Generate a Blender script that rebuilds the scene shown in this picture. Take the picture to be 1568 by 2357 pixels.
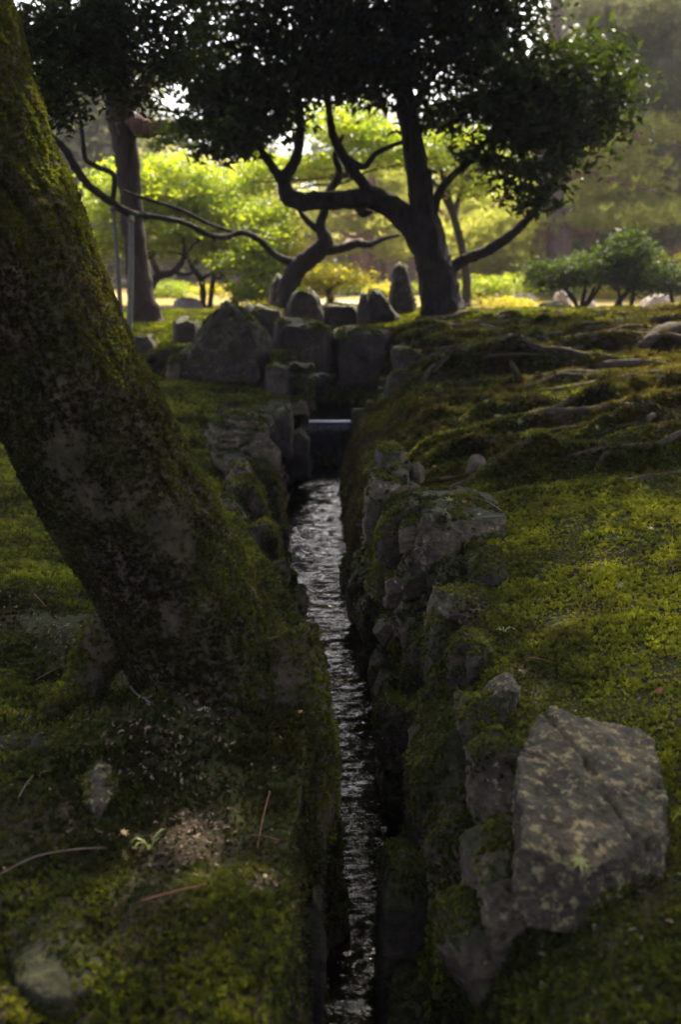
import bpy, bmesh, math, random
import numpy as np
from mathutils import Vector, Matrix, noise as mnoise
from mathutils.bvhtree import BVHTree

scene = bpy.context.scene
for o in list(bpy.data.objects):
    bpy.data.objects.remove(o)
COL = scene.collection

# ------------------------------------------------------------------ camera
FPX = 2290.0; PITCH = math.radians(13.7); CAM = Vector((0, 0, 1.5))
cam_d = bpy.data.cameras.new('camera'); cam = bpy.data.objects.new('camera', cam_d); COL.objects.link(cam)
cam.location = CAM; cam.rotation_euler = (math.pi / 2 - PITCH, 0, 0)
cam_d.sensor_fit = 'VERTICAL'; cam_d.sensor_height = 36; cam_d.sensor_width = 24
cam_d.lens = 36 * FPX / 2357.0; cam_d.clip_start = 0.05; cam_d.clip_end = 1000
cam_d.dof.use_dof = True; cam_d.dof.focus_distance = 2.75; cam_d.dof.aperture_fstop = 3.0
cam_d.dof.aperture_blades = 9
scene.camera = cam

# ------------------------------------------------------------------ sky, sun, exposure
SUNV = Vector((0.16, 0.66, 0.74)).normalized()
world = bpy.data.worlds.new('World'); scene.world = world; world.use_nodes = True
wn = world.node_tree.nodes; wl = world.node_tree.links
bg = wn['Background']; sky = wn.new('ShaderNodeTexSky'); sky.sky_type = 'NISHITA'; sky.sun_disc = False
sky.sun_elevation = math.asin(SUNV.z); sky.sun_rotation = math.atan2(SUNV.x, SUNV.y)
sky.air_density = 0.7; sky.dust_density = 4.5; sky.ozone_density = 0.5
hsv = wn.new('ShaderNodeHueSaturation'); hsv.inputs['Saturation'].default_value = 0.68; hsv.inputs['Hue'].default_value = 0.535
wl.new(sky.outputs[0], hsv.inputs['Color']); wl.new(hsv.outputs[0], bg.inputs['Color']); bg.inputs['Strength'].default_value = 0.15
sun_d = bpy.data.lights.new('sun', 'SUN'); sun_d.energy = 4.4; sun_d.angle = math.radians(0.6); sun_d.color = (1.0, 0.86, 0.66)
sun = bpy.data.objects.new('sun', sun_d); COL.objects.link(sun); sun.location = (6, 14, 20)
sun.rotation_euler = SUNV.to_track_quat('Z', 'Y').to_euler()
vs = scene.view_settings; vs.view_transform = 'Standard'; vs.look = 'None'; vs.exposure = 1.75; vs.gamma = 1.0
vs.use_curve_mapping = False
cy = scene.cycles
cy.max_bounces = 6; cy.diffuse_bounces = 3; cy.glossy_bounces = 3; cy.transmission_bounces = 3; cy.transparent_max_bounces = 6
cy.volume_bounces = 0; cy.caustics_reflective = False; cy.caustics_refractive = False
cy.sample_clamp_indirect = 4.0; cy.use_denoising = True

# ------------------------------------------------------------------ helpers
SP, CP = math.sin(PITCH), math.cos(PITCH)
def ray(u, v):
    a = (u - 784.0) / FPX; b = (1178.5 - v) / FPX
    return Vector((a, CP + b * SP, -SP + b * CP))
def P(u, v, Y):
    d = ray(u, v); return CAM + d * (Y / d.y)
def G(u, v, z):
    d = ray(u, v); return CAM + d * ((z - CAM.z) / d.z)
def uv_of(p):           # numpy Nx3 -> u, v, depth
    q = p - np.array([0, 0, 1.5])
    dep = q[:, 1] * CP - q[:, 2] * SP; up = q[:, 1] * SP + q[:, 2] * CP
    dd = np.maximum(dep, 1e-3)
    return 784 + FPX * q[:, 0] / dd, 1178.5 - FPX * up / dd, dep

_perm = np.random.RandomState(7).permutation(256); _perm = np.concatenate([_perm] * 3)
_grad = np.random.RandomState(8).normal(size=(256, 3)); _grad /= np.linalg.norm(_grad, axis=1)[:, None]
def pn(p):
    p = np.asarray(p, float); i = np.floor(p).astype(int); f = p - i; i &= 255
    w = f * f * f * (f * (f * 6 - 15) + 10); out = 0.0
    for dx in (0, 1):
        for dy in (0, 1):
            for dz in (0, 1):
                h = _perm[_perm[_perm[(i[:, 0] + dx) & 255] + ((i[:, 1] + dy) & 255)] + ((i[:, 2] + dz) & 255)]
                g = _grad[h]
                dot = (g * (f - np.array([dx, dy, dz]))).sum(1)
                ww = (w[:, 0] if dx else 1 - w[:, 0]) * (w[:, 1] if dy else 1 - w[:, 1]) * (w[:, 2] if dz else 1 - w[:, 2])
                out = out + dot * ww
    return out * 1.5
def fbm(p, oct=4, gain=0.5):
    p = np.asarray(p, float); a = 1.0; s = 0.0; t = 0.0
    for k in range(oct):
        s = s + a * pn(p * (2.03 ** k) + 17.3 * k); t += a; a *= gain
    return s / t * 1.4
def smooth(a, b, x):
    t = np.clip((x - a) / (b - a), 0, 1); return t * t * (3 - 2 * t)

def mesh_np(name, V, F, smooth_shade=True):
    me = bpy.data.meshes.new(name); V = np.asarray(V, np.float32); F = np.asarray(F, np.int32)
    n, k = F.shape
    me.vertices.add(len(V)); me.vertices.foreach_set('co', V.ravel())
    me.loops.add(n * k); me.loops.foreach_set('vertex_index', F.ravel())
    me.polygons.add(n); me.polygons.foreach_set('loop_start', np.arange(0, n * k, k, dtype=np.int32))
    me.polygons.foreach_set('use_smooth', np.full(n, smooth_shade, dtype=bool))
    me.update(calc_edges=True); return me
def link(name, me, mat=None, parent=None, **props):
    o = bpy.data.objects.new(name, me); COL.objects.link(o)
    if mat is not None and me is not None:
        me.materials.append(mat)
    if parent is not None:
        o.parent = parent
    for k, v in props.items():
        o[k] = v
    return o
def thing(name, label, cat, loc=(0, 0, 0), group=None):
    o = bpy.data.objects.new(name, None); COL.objects.link(o); o.location = loc
    o.empty_display_size = 0.1
    o['label'] = label; o['category'] = cat
    if group:
        o['group'] = group
    return o
def child(name, V, F, mat, root, sm=True, **props):
    V = np.asarray(V, float) - np.array(root.location)
    return link(name, mesh_np(name, V, F, sm), mat, root, **props)

# ------------------------------------------------------------------ materials
def newmat(name):
    m = bpy.data.materials.new(name); m.use_nodes = True; nt = m.node_tree
    return m, nt.nodes, nt.links, nt.nodes['Principled BSDF'], nt.nodes['Material Output']
def ramp(n, l, src, stops):
    r = n.new('ShaderNodeValToRGB'); e = r.color_ramp.elements
    e[0].position, e[0].color = stops[0][0], (*stops[0][1], 1)
    e[1].position, e[1].color = stops[-1][0], (*stops[-1][1], 1)
    for p, c in stops[1:-1]:
        x = e.new(p); x.color = (*c, 1)
    l.new(src, r.inputs[0]); return r.outputs[0]
def tex(n, l, vec, scale, detail=4, rough=0.55, dist=0.0):
    t = n.new('ShaderNodeTexNoise'); t.inputs['Scale'].default_value = scale; t.inputs['Detail'].default_value = detail
    t.inputs['Roughness'].default_value = rough; t.inputs['Distortion'].default_value = dist
    if vec is not None:
        l.new(vec, t.inputs['Vector'])
    return t.outputs['Fac']
def mixc(n, l, f, a, b, mode='MIX'):
    m = n.new('ShaderNodeMix'); m.data_type = 'RGBA'; m.blend_type = mode
    if isinstance(f, (int, float)): m.inputs[0].default_value = f
    else: l.new(f, m.inputs[0])
    for s, i in ((a, 6), (b, 7)):
        if isinstance(s, tuple): m.inputs[i].default_value = (*s, 1)
        else: l.new(s, m.inputs[i])
    return m.outputs[2]
def mth(n, l, op, a, b=None, clamp=False):
    m = n.new('ShaderNodeMath'); m.operation = op; m.use_clamp = clamp
    for s, i in ((a, 0), (b, 1)):
        if s is None: continue
        if isinstance(s, (int, float)): m.inputs[i].default_value = s
        else: l.new(s, m.inputs[i])
    return m.outputs[0]
def mrange(n, l, src, a, b, c=0.0, d=1.0):
    m = n.new('ShaderNodeMapRange'); m.inputs[1].default_value = a; m.inputs[2].default_value = b
    m.inputs[3].default_value = c; m.inputs[4].default_value = d; l.new(src, m.inputs[0]); return m.outputs[0]
def bump(n, l, h, strength, dist, bs, prev=None):
    b = n.new('ShaderNodeBump'); b.inputs['Strength'].default_value = strength; b.inputs['Distance'].default_value = dist
    l.new(h, b.inputs['Height']); l.new(b.outputs[0], bs.inputs['Normal']); return b

def rock_mat(name, c1, c2, lichen=(0.36, 0.33, 0.2), lich_lo=0.6, moss_lo=0.45, scale=1.0, moss_c=((0.012, 0.014, 0.005), (0.045, 0.046, 0.012))):
    m, n, l, b, out = newmat(name)
    tc = n.new('ShaderNodeTexCoord'); oi = n.new('ShaderNodeObjectInfo'); geo = n.new('ShaderNodeNewGeometry')
    add = n.new('ShaderNodeVectorMath'); add.operation = 'ADD'; l.new(geo.outputs['Position'], add.inputs[0]); l.new(oi.outputs['Random'], add.inputs[1])
    v = add.outputs[0]
    big = tex(n, l, v, 5 * scale, 5, 0.6, 0.4); fine = tex(n, l, v, 45 * scale, 6, 0.7)
    base = ramp(n, l, big, [(0.3, c1), (0.5, tuple((a + d) / 2 for a, d in zip(c1, c2))), (0.72, c2)])
    base = mixc(n, l, 0.8, base, ramp(n, l, fine, [(0.28, (0.22, 0.22, 0.23)), (0.5, (0.8, 0.8, 0.8)), (0.72, (1.7, 1.6, 1.45))]), 'MULTIPLY')
    li = tex(n, l, v, 22 * scale, 6, 0.7, 0.12)
    lf = mrange(n, l, li, lich_lo, lich_lo + 0.07)
    base = mixc(n, l, mth(n, l, 'MULTIPLY', lf, 0.9), base, lichen)
    nz = n.new('ShaderNodeSeparateXYZ'); l.new(geo.outputs['Normal'], nz.inputs[0])
    mo = mth(n, l, 'ADD', mrange(n, l, nz.outputs[2], -0.2, 1.0, 0, 0.5), mth(n, l, 'MULTIPLY', tex(n, l, v, 8 * scale, 5, 0.65), 0.75))
    mf = mrange(n, l, mo, moss_lo + 0.15, moss_lo + 0.27)
    mc = ramp(n, l, tex(n, l, v, 60 * scale, 4, 0.7), [(0.3, moss_c[0]), (0.7, moss_c[1])])
    base = mixc(n, l, mf, base, mc)
    l.new(base, b.inputs['Base Color']); b.inputs['Roughness'].default_value = 0.82; b.inputs['Specular IOR Level'].default_value = 0.3
    h = mth(n, l, 'ADD', mth(n, l, 'MULTIPLY', fine, 0.5), big)
    bump(n, l, h, 1.0, 0.035, b)
    return m
M = {}
M['rock'] = rock_mat('grey_stone', (0.035, 0.027, 0.017), (0.15, 0.116, 0.075), lich_lo=0.6, moss_lo=0.38)
M['rock_tan'] = rock_mat('tan_stone', (0.052, 0.043, 0.024), (0.185, 0.152, 0.085), lich_lo=0.6, moss_lo=0.44)
M['rock_old'] = rock_mat('old_stone', (0.026, 0.021, 0.014), (0.105, 0.083, 0.055), lichen=(0.22, 0.19, 0.11), lich_lo=0.6, moss_lo=0.34)
M['rock_mossy'] = rock_mat('mossy_stone', (0.045, 0.035, 0.022), (0.135, 0.108, 0.066), lich_lo=0.68, moss_lo=0.27)
M['rock_dark'] = rock_mat('dark_wet_stone', (0.022, 0.018, 0.013), (0.08, 0.064, 0.042), lich_lo=0.7, moss_lo=0.36)
M['rock_wet'] = rock_mat('black_wet_stone', (0.006, 0.006, 0.005), (0.025, 0.022, 0.016), lich_lo=0.9, moss_lo=0.6)
M['rock_lichen'] = rock_mat('lichen_stone', (0.055, 0.046, 0.027), (0.12, 0.1, 0.056), lichen=(0.34, 0.28, 0.12), lich_lo=0.53, moss_lo=0.7, scale=2.4)
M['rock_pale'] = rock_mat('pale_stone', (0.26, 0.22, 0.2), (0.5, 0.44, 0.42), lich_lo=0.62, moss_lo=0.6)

def bark_mat(name, c1, c2, moss=0.0, scale=1.0, stretch=6.0):
    m, n, l, b, out = newmat(name)
    geo = n.new('ShaderNodeNewGeometry'); mp = n.new('ShaderNodeMapping'); l.new(geo.outputs['Position'], mp.inputs['Vector'])
    mp.inputs['Scale'].default_value = (stretch, stretch, 1.2)
    g = tex(n, l, mp.outputs[0], 6 * scale, 6, 0.65, 0.5); s = tex(n, l, geo.outputs['Position'], 4 * scale, 5, 0.6)
    base = ramp(n, l, g, [(0.32, c1), (0.7, c2)])
    if moss:
        mf = mrange(n, l, s, 0.55 - moss * 0.4, 0.85 - moss * 0.4)
        mc = ramp(n, l, tex(n, l, geo.outputs['Position'], 90, 4, 0.7), [(0.3, (0.018, 0.016, 0.007)), (0.7, (0.05, 0.046, 0.016))])
        base = mixc(n, l, mf, base, mc)
    l.new(base, b.inputs['Base Color']); b.inputs['Roughness'].default_value = 0.9; b.inputs['Specular IOR Level'].default_value = 0.2
    bump(n, l, g, 0.9, 0.03, b); return m
M['bark_near'] = bark_mat('mossy_bark', (0.028, 0.021, 0.012), (0.11, 0.085, 0.05), moss=0.55, scale=3, stretch=2.0)
M['bark_dark'] = bark_mat('dark_bark', (0.010, 0.008, 0.006), (0.04, 0.032, 0.024), moss=0.12)
M['bark_maple'] = bark_mat('maple_bark', (0.016, 0.012, 0.010), (0.05, 0.04, 0.032))
M['bark_red'] = bark_mat('red_pine_bark', (0.10, 0.05, 0.035), (0.3, 0.17, 0.12))
M['bark_grey'] = bark_mat('grey_pine_bark', (0.08, 0.06, 0.055), (0.22, 0.17, 0.155))
M['bark_pine'] = bark_mat('brown_pine_bark', (0.022, 0.016, 0.012), (0.08, 0.056, 0.04), moss=0.15)
M['root'] = bark_mat('root_bark', (0.03, 0.023, 0.014), (0.125, 0.095, 0.06), moss=0.4, scale=3, stretch=2)
M['pole'] = bark_mat('weathered_pole', (0.11, 0.105, 0.08), (0.25, 0.24, 0.19), scale=2)

def leaf_mat(name, cols, trans, tfac=0.5, rough=0.45, spec=0.4):
    m, n, l, b, out = newmat(name)
    geo = n.new('ShaderNodeNewGeometry')
    nz = tex(n, l, geo.outputs['Position'], 1.1, 2)
    f = mth(n, l, 'ADD', mth(n, l, 'MULTIPLY', geo.outputs['Random Per Island'], 0.6), mth(n, l, 'MULTIPLY', nz, 0.45))
    k = len(cols) - 1
    c = ramp(n, l, f, [(0.15 + 0.65 * i / k, cc) for i, cc in enumerate(cols)])
    l.new(c, b.inputs['Base Color']); b.inputs['Roughness'].default_value = rough; b.inputs['Specular IOR Level'].default_value = spec
    t = n.new('ShaderNodeBsdfTranslucent'); l.new(mixc(n, l, 1.0, c, trans, 'MULTIPLY'), t.inputs['Color'])
    mx = n.new('ShaderNodeMixShader'); mx.inputs[0].default_value = tfac
    l.new(b.outputs[0], mx.inputs[1]); l.new(t.outputs[0], mx.inputs[2]); l.new(mx.outputs[0], out.inputs['Surface']); return m
M['leaf_dark'] = leaf_mat('evergreen_leaf', [(0.006, 0.009, 0.004), (0.014, 0.02, 0.006), (0.03, 0.038, 0.009)], (2.4, 2.7, 0.6), 0.35, 0.55, 0.08)
M['leaf_maple'] = leaf_mat('maple_leaf', [(0.045, 0.075, 0.008), (0.11, 0.145, 0.012), (0.21, 0.225, 0.018)], (2.2, 2.3, 0.9), 0.6)
M['leaf_gold'] = leaf_mat('yellow_maple_leaf', [(0.16, 0.18, 0.015), (0.24, 0.23, 0.02), (0.3, 0.27, 0.03)], (2.3, 2.1, 1.0), 0.6)
M['leaf_shrub'] = leaf_mat('shrub_leaf', [(0.010, 0.016, 0.005), (0.022, 0.034, 0.007), (0.055, 0.07, 0.010)], (2.2, 2.4, 0.7), 0.4, 0.55, 0.12)
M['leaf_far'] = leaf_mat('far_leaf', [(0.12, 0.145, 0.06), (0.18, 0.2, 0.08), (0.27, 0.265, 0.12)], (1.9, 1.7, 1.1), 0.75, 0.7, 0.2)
M['leaf_dim'] = leaf_mat('dim_leaf', [(0.05, 0.06, 0.03), (0.08, 0.09, 0.045), (0.12, 0.125, 0.06)], (1.5, 1.5, 1.1), 0.45, 0.7, 0.15)  # leaf colour toned down to carry the shade and haze on these trees
M['needle'] = leaf_mat('pine_needle', [(0.10, 0.13, 0.04), (0.16, 0.185, 0.05), (0.26, 0.26, 0.07)], (2.0, 1.9, 1.0), 0.72, 0.6, 0.2)

def moss_mat(name):
    m, n, l, b, out = newmat(name)
    at = n.new('ShaderNodeAttribute'); at.attribute_type = 'INSTANCER'; at.attribute_name = 'tint'
    ab = n.new('ShaderNodeAttribute'); ab.attribute_type = 'INSTANCER'; ab.attribute_name = 'brown'
    tip = n.new('ShaderNodeAttribute'); tip.attribute_name = 'tip'
    c = ramp(n, l, at.outputs['Fac'], [(0.0, (0.020, 0.022, 0.007)), (0.45, (0.066, 0.08, 0.010)), (1.0, (0.22, 0.23, 0.018))])
    br = ramp(n, l, at.outputs['Fac'], [(0.0, (0.022, 0.017, 0.008)), (0.6, (0.07, 0.055, 0.017)), (1.0, (0.14, 0.115, 0.028))])
    c = mixc(n, l, ab.outputs['Fac'], c, br)
    l.new(c, b.inputs['Base Color']); b.inputs['Roughness'].default_value = 0.6; b.inputs['Specular IOR Level'].default_value = 0.25
    t = n.new('ShaderNodeBsdfTranslucent'); l.new(mixc(n, l, 1.0, c, (1.9, 1.9, 0.9), 'MULTIPLY'), t.inputs['Color'])
    mx = n.new('ShaderNodeMixShader'); mx.inputs[0].default_value = 0.4
    l.new(b.outputs[0], mx.inputs[1]); l.new(t.outputs[0], mx.inputs[2]); l.new(mx.outputs[0], out.inputs['Surface']); return m
M['moss'] = moss_mat('moss')

def ground_mat():
    m, n, l, b, out = newmat('mossy_earth')
    geo = n.new('ShaderNodeNewGeometry'); p = geo.outputs['Position']
    a = tex(n, l, p, 1.6, 5, 0.6, 0.5); f = tex(n, l, p, 70, 4, 0.7); g = tex(n, l, p, 14, 4, 0.6)
    green = ramp(n, l, f, [(0.3, (0.010, 0.012, 0.004)), (0.7, (0.045, 0.05, 0.010))])
    brown = ramp(n, l, f, [(0.3, (0.016, 0.011, 0.006)), (0.55, (0.04, 0.028, 0.016)), (0.72, (0.13, 0.095, 0.06))])
    c = mixc(n, l, mrange(n, l, a, 0.5, 0.62), green, brown)
    xyz = n.new('ShaderNodeSeparateXYZ'); l.new(p, xyz.inputs[0])
    lawn = ramp(n, l, g, [(0.3, (0.16, 0.13, 0.02)), (0.7, (0.34, 0.25, 0.06))])
    grav = ramp(n, l, f, [(0.3, (0.3, 0.25, 0.2)), (0.7, (0.5, 0.42, 0.36))])
    far = mixc(n, l, mrange(n, l, tex(n, l, p, 0.25, 3), 0.56, 0.62), lawn, grav)
    c = mixc(n, l, mrange(n, l, xyz.outputs[1], 11.5, 13.5), c, far)
    l.new(c, b.inputs['Base Color']); b.inputs['Roughness'].default_value = 0.95; b.inputs['Specular IOR Level'].default_value = 0.15
    bump(n, l, f, 0.7, 0.02, b); return m
M['ground'] = ground_mat()
def water_mat(name, scale):
    m, n, l, b, out = newmat(name)
    geo = n.new('ShaderNodeNewGeometry')
    n1 = tex(n, l, geo.outputs['Position'], scale, 3, 0.55, 1.2)
    bp = n.new('ShaderNodeBump'); bp.inputs['Strength'].default_value = 0.3; bp.inputs['Distance'].default_value = 0.004; l.new(n1, bp.inputs['Height'])
    gl = n.new('ShaderNodeBsdfGlossy'); gl.inputs['Roughness'].default_value = 0.07; l.new(bp.outputs[0], gl.inputs['Normal'])
    tr = n.new('ShaderNodeBsdfTransparent'); tr.inputs['Color'].default_value = (0.8, 0.74, 0.72, 1)
    fr = n.new('ShaderNodeFresnel'); fr.inputs['IOR'].default_value = 1.34; l.new(bp.outputs[0], fr.inputs['Normal'])
    mx = n.new('ShaderNodeMixShader'); l.new(fr.outputs[0], mx.inputs[0]); l.new(tr.outputs[0], mx.inputs[1]); l.new(gl.outputs[0], mx.inputs[2])
    l.new(mx.outputs[0], out.inputs['Surface']); return m
M['water'] = water_mat('stream_water', 38)
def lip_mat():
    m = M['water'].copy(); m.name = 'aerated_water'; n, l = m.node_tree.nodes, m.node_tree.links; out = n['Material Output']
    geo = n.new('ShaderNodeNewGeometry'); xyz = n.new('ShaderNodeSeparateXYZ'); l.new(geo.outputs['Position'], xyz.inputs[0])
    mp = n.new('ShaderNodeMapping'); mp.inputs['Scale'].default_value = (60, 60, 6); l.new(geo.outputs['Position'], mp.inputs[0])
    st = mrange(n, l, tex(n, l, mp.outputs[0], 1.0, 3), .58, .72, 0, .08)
    lip = mrange(n, l, xyz.outputs[2], .388, .398, 0, .75)  # white band is the lip's bright highlight painted into the colour
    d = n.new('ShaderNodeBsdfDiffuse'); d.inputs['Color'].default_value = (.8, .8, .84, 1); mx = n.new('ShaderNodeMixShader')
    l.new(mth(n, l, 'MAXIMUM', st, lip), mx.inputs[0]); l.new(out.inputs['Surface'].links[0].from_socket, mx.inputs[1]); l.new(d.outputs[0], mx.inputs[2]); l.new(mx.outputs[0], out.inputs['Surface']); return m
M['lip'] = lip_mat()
def plain(name, c, rough=0.7, var=0.5, scale=30):
    m, n, l, b, out = newmat(name); geo = n.new('ShaderNodeNewGeometry')
    f = tex(n, l, geo.outputs['Position'], scale, 4, 0.65)
    l.new(ramp(n, l, f, [(0.3, tuple(x * (1 - var) for x in c)), (0.7, tuple(x * (1 + var * 0.5) for x in c))]), b.inputs['Base Color'])
    b.inputs['Roughness'].default_value = rough; bump(n, l, f, 0.4, 0.01, b); return m
M['leaf_green'] = leaf_mat('fallen_green_leaf', [(0.12, 0.17, 0.03), (0.16, 0.2, 0.04), (0.2, 0.23, 0.05)], (1.5, 1.5, 0.8), 0.35)
M['leaf_tan'] = leaf_mat('fallen_tan_leaf', [(0.3, 0.2, 0.08), (0.34, 0.24, 0.1), (0.4, 0.28, 0.12)], (1.3, 1.2, 0.9), 0.3)
M['leaf_red'] = leaf_mat('fallen_red_leaf', [(0.22, 0.07, 0.03), (0.26, 0.08, 0.04), (0.3, 0.1, 0.05)], (1.3, 1.0, 0.8), 0.3)
M['twig_red'] = plain('red_needle', (0.2, 0.07, 0.03)); M['twig_brown'] = plain('brown_twig', (0.11, 0.07, 0.045))
M['plaster'] = plain('pale_plaster', (0.72, 0.66, 0.64), 0.9, 0.1, 2); M['roof'] = plain('brown_roof', (0.2, 0.12, 0.09), 0.9, 0.4, 6)
M['timber'] = plain('brown_timber', (0.16, 0.07, 0.05), 0.8, 0.4, 6)
M['gravel'] = plain('sunlit_gravel', (0.45, 0.38, 0.33), 0.95, 0.4, 12)

# ------------------------------------------------------------------ terrain
YT = np.array([-8, 0.6, 1.5, 2.0, 2.5, 3.3, 4.3, 5.0, 5.9, 6.8, 7.3, 7.45, 7.7, 8.3, 8.7, 9.2, 12, 200])
XL = np.array([-.10, -.05, -.06, -.05, -.03, -.11, -.24, -.29, -.34, -.35, -.27, -.27, -.42, -.42, -.35, -.3, -.3, -.3])
XR = np.array([.12, .10, .10, .12, .14, .125, .04, .03, .02, .0, .05, .06, .30, .34, .3, .3, .3, .3])
ZB = np.array([-.10, -.10, -.10, -.10, -.10, -.10, -.09, -.09, -.08, -.05, .0, .30, .28, .30, .93, 1.0, 1.0, .9])
WR = np.array([.30, .30, .28, .26, .24, .31, .26, .12, .15, .16, .14, .14, .08, .1, .1, .3, .3, .3])
WL = np.array([.10, .06, .03, .03, .03, .12, .22, .38, .45, .40, .22, .12, .06, .08, .1, .3, .3, .3])
def tab(Y, ys, vs_): return np.interp(Y, ys, vs_)
def g_right(x, y):
    z = tab(y, [-8, 0.8, 1.3, 2, 3, 3.6, 4.6, 6, 7.5, 9, 10.5, 12.5, 16, 40, 200], [.4, .48, .585, .61, .625, .64, .715, .80, .91, 1.02, 1.055, 1.0, .93, .9, .9])
    near = 1 - smooth(8, 11, y)
    z = z + near * 0.055 * np.clip(x - 0.5, -0.3, 3)
    z = z + 0.12 * np.exp(-((x - 3.1) / 0.9) ** 2 - ((y - 7.6) / 0.7) ** 2)
    z = z + 0.05 * np.exp(-((x - 1.1 - 0.15 * (y - 3.0)) / 0.35) ** 2) * smooth(2.0, 3.0, y) * (1 - smooth(4.2, 5.2, y))
    A = tab(y, [3.6, 4.6, 5.2, 6.8, 7.4, 8.0, 8.4, 8.7], [0, .20, .34, .42, .55, .5, .25, 0])
    z = z - A * np.exp(-np.clip(x - 0.02, 0, 9) / 0.5)
    return z
def g_left(x, y):
    z = tab(y, [-8, 0.9, 1.4, 2, 3, 4, 5.3, 6.5, 8, 9, 10, 12.5, 16, 40, 200], [.45, .50, .54, .55, .54, .45, .43, .485, .64, .78, .96, 1.0, .93, .9, .9])
    near = 1 - smooth(6, 9, y)
    z = z + near * 0.07 * np.clip(-x - 0.5, -0.2, 3)
    z = z + 0.06 * np.exp(-((x + .22) / .17) ** 2 - ((y - 1.36) / .16) ** 2) + 0.13 * np.exp(-((x + .24) / .24) ** 2 - ((y - 1.97) / .2) ** 2)
    return z
_rr = random.Random(4); RIDGE = []; _y = 3.55
while _y < 9.6:
    RIDGE.append((_y, _rr.uniform(-.12, .42), _rr.uniform(0, 6.28), _rr.uniform(.04, .095) * (1 + .06 * _y), _rr.uniform(.035, .065) * (.7 + .08 * _y))); _y += _rr.uniform(.12, .26) * (.75 + .06 * _y)
def ridge_y(k, x):
    y0, sl, ph, A, w = RIDGE[k]
    return y0 + sl * (x - .6) + .16 * np.sin(x * 1.7 + ph) + .07 * np.sin(x * 4.3 + ph * 2.1) + .03 * np.sin(x * 9.7 + ph)
def micro(x, y, side):
    p = np.stack([x, y, np.zeros_like(x)], 1)
    z = fbm(p * 1.3, 4) * 0.03 + fbm(p * 7 + 5, 3) * 0.010
    if side < 0:
        z = z + (fbm(p * 4.2 + 21, 3) * .05 + fbm(p * 10 + 4, 2) * .015) * (1 - smooth(2.2, 3.2, y))
    if side > 0:
        m = smooth(3.3, 4.2, y) * (1 - smooth(10.5, 12, y)) * smooth(0.02, 0.35, x)
        wob = fbm(np.stack([x * 0.8, y * 0.8, 0 * x + 3], 1), 3) * 0.9
        q = y * 1.9 + x * 0.35 + wob * 1.3
        r = 1 - np.abs(pn(np.stack([x * 0.55, q, 0 * x + 1.7], 1))) * 2.0
        r2 = 1 - np.abs(pn(np.stack([x * 1.1 + 9, q * 2.1, 0 * x + 4.7], 1))) * 2.0
        z = z + m * (0.05 * np.clip(r, -.5, 1) ** 2 * np.sign(r) + 0.02 * np.clip(r2, -.5, 1) ** 2 * np.sign(r2) - 0.02)
        for k in range(len(RIDGE)):
            y0, sl, ph, A, w = RIDGE[k]
            yk = ridge_y(k, x)
            a = A * (.55 + .45 * np.sin(x * 2.3 + ph * 3)) * smooth(.05, .4, x) * (1 - smooth(4.5, 6, x)) * (1 - .7 * smooth(7.0, 9.3, y))
            dy = (y - yk) / w; z = z + a * np.exp(-np.where(dy < 0, dy * 1.5, dy * .8) ** 2)
    far = smooth(11, 16, y)
    return z * (1 - far) + far * fbm(p * 0.4, 3) * 0.06
rows = np.concatenate([np.linspace(-8, 0.4, 16), np.arange(0.5, 10.5, 0.026), 10.5 * (200 / 10.5) ** np.linspace(0.01, 1, 70)])
off = np.concatenate([np.arange(0.012, 0.6, 0.02), 0.6 * (130 / 0.6) ** np.linspace(0, 1, 75)[1:]])
NW = 16
def bank(side):
    tw = np.linspace(0, 1, NW)
    Yc = np.repeat(rows[:, None], NW, 1); T = np.repeat(tw[None], len(rows), 0)
    if side > 0:
        x0, w, g = tab(rows, YT, XR), tab(rows, YT, WR), g_right
        xc = x0 + w; zc = g(xc, rows) - 0.015
    else:
        x0, w, g = tab(rows, YT, XL) + .035 * fbm(np.stack([0 * rows, rows * 2.3, 0 * rows], 1), 3) * (rows < 7), -tab(rows, YT, WL), g_left
        xc = x0 + w; zc = g(xc, rows) - 0.03
        
    zb = np.minimum(tab(rows, YT, ZB), zc - 0.01)
    X = x0[:, None] + (w[:, None]) * (0.6 * T + 0.4 * T ** 2); Z = zb[:, None] + (zc - zb)[:, None] * (0.4 * np.sin(T * math.pi / 2) + 0.6 * T)
    pts = np.stack([X, Yc, Z], 2).reshape(-1, 3)
    amp = (np.sin(T * math.pi) ** 0.5 * np.clip((zc - zb) / 0.4, 0, 1)[:, None]).reshape(-1)
    pts[:, 0] += side * (fbm(pts * 4.0, 4) * 0.035 + fbm(pts * 14, 3) * 0.012) * amp
    Xg = xc[:, None] + side * off[None]; Yg = np.repeat(rows[:, None], len(off), 1)
    xf, yf = Xg.ravel(), Yg.ravel(); zf = g(xf, yf) + micro(xf, yf, side) * np.repeat(smooth(0, 0.12, off)[None], len(rows), 0).ravel()
    bl = np.repeat(smooth(0, 0.35, off)[None], len(rows), 0).ravel()
    zf = zf * bl + (1 - bl) * (np.repeat(zc[:, None], len(off), 1).ravel() + 0.02 * fbm(np.stack([xf, yf, 0 * xf], 1) * 6, 3) * np.repeat(smooth(0, .1, off)[None], len(rows), 0).ravel())
    gp = np.stack([xf, yf, zf], 1).reshape(len(rows), len(off), 3)
    return pts.reshape(len(rows), NW, 3), gp
wr, gr = bank(1); wl_, gl_ = bank(-1)
bedn = 6
xa, xb = wl_[:, 0, 0], wr[:, 0, 0]
tb = np.linspace(0, 1, bedn + 2)[1:-1]
zb_ = wl_[:, 0, 2][:, None] * (1 - tb) + wr[:, 0, 2][:, None] * tb
bed = np.stack([xa[:, None] * (1 - tb) + xb[:, None] * tb, np.repeat(rows[:, None], bedn, 1), zb_], 2)
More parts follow.
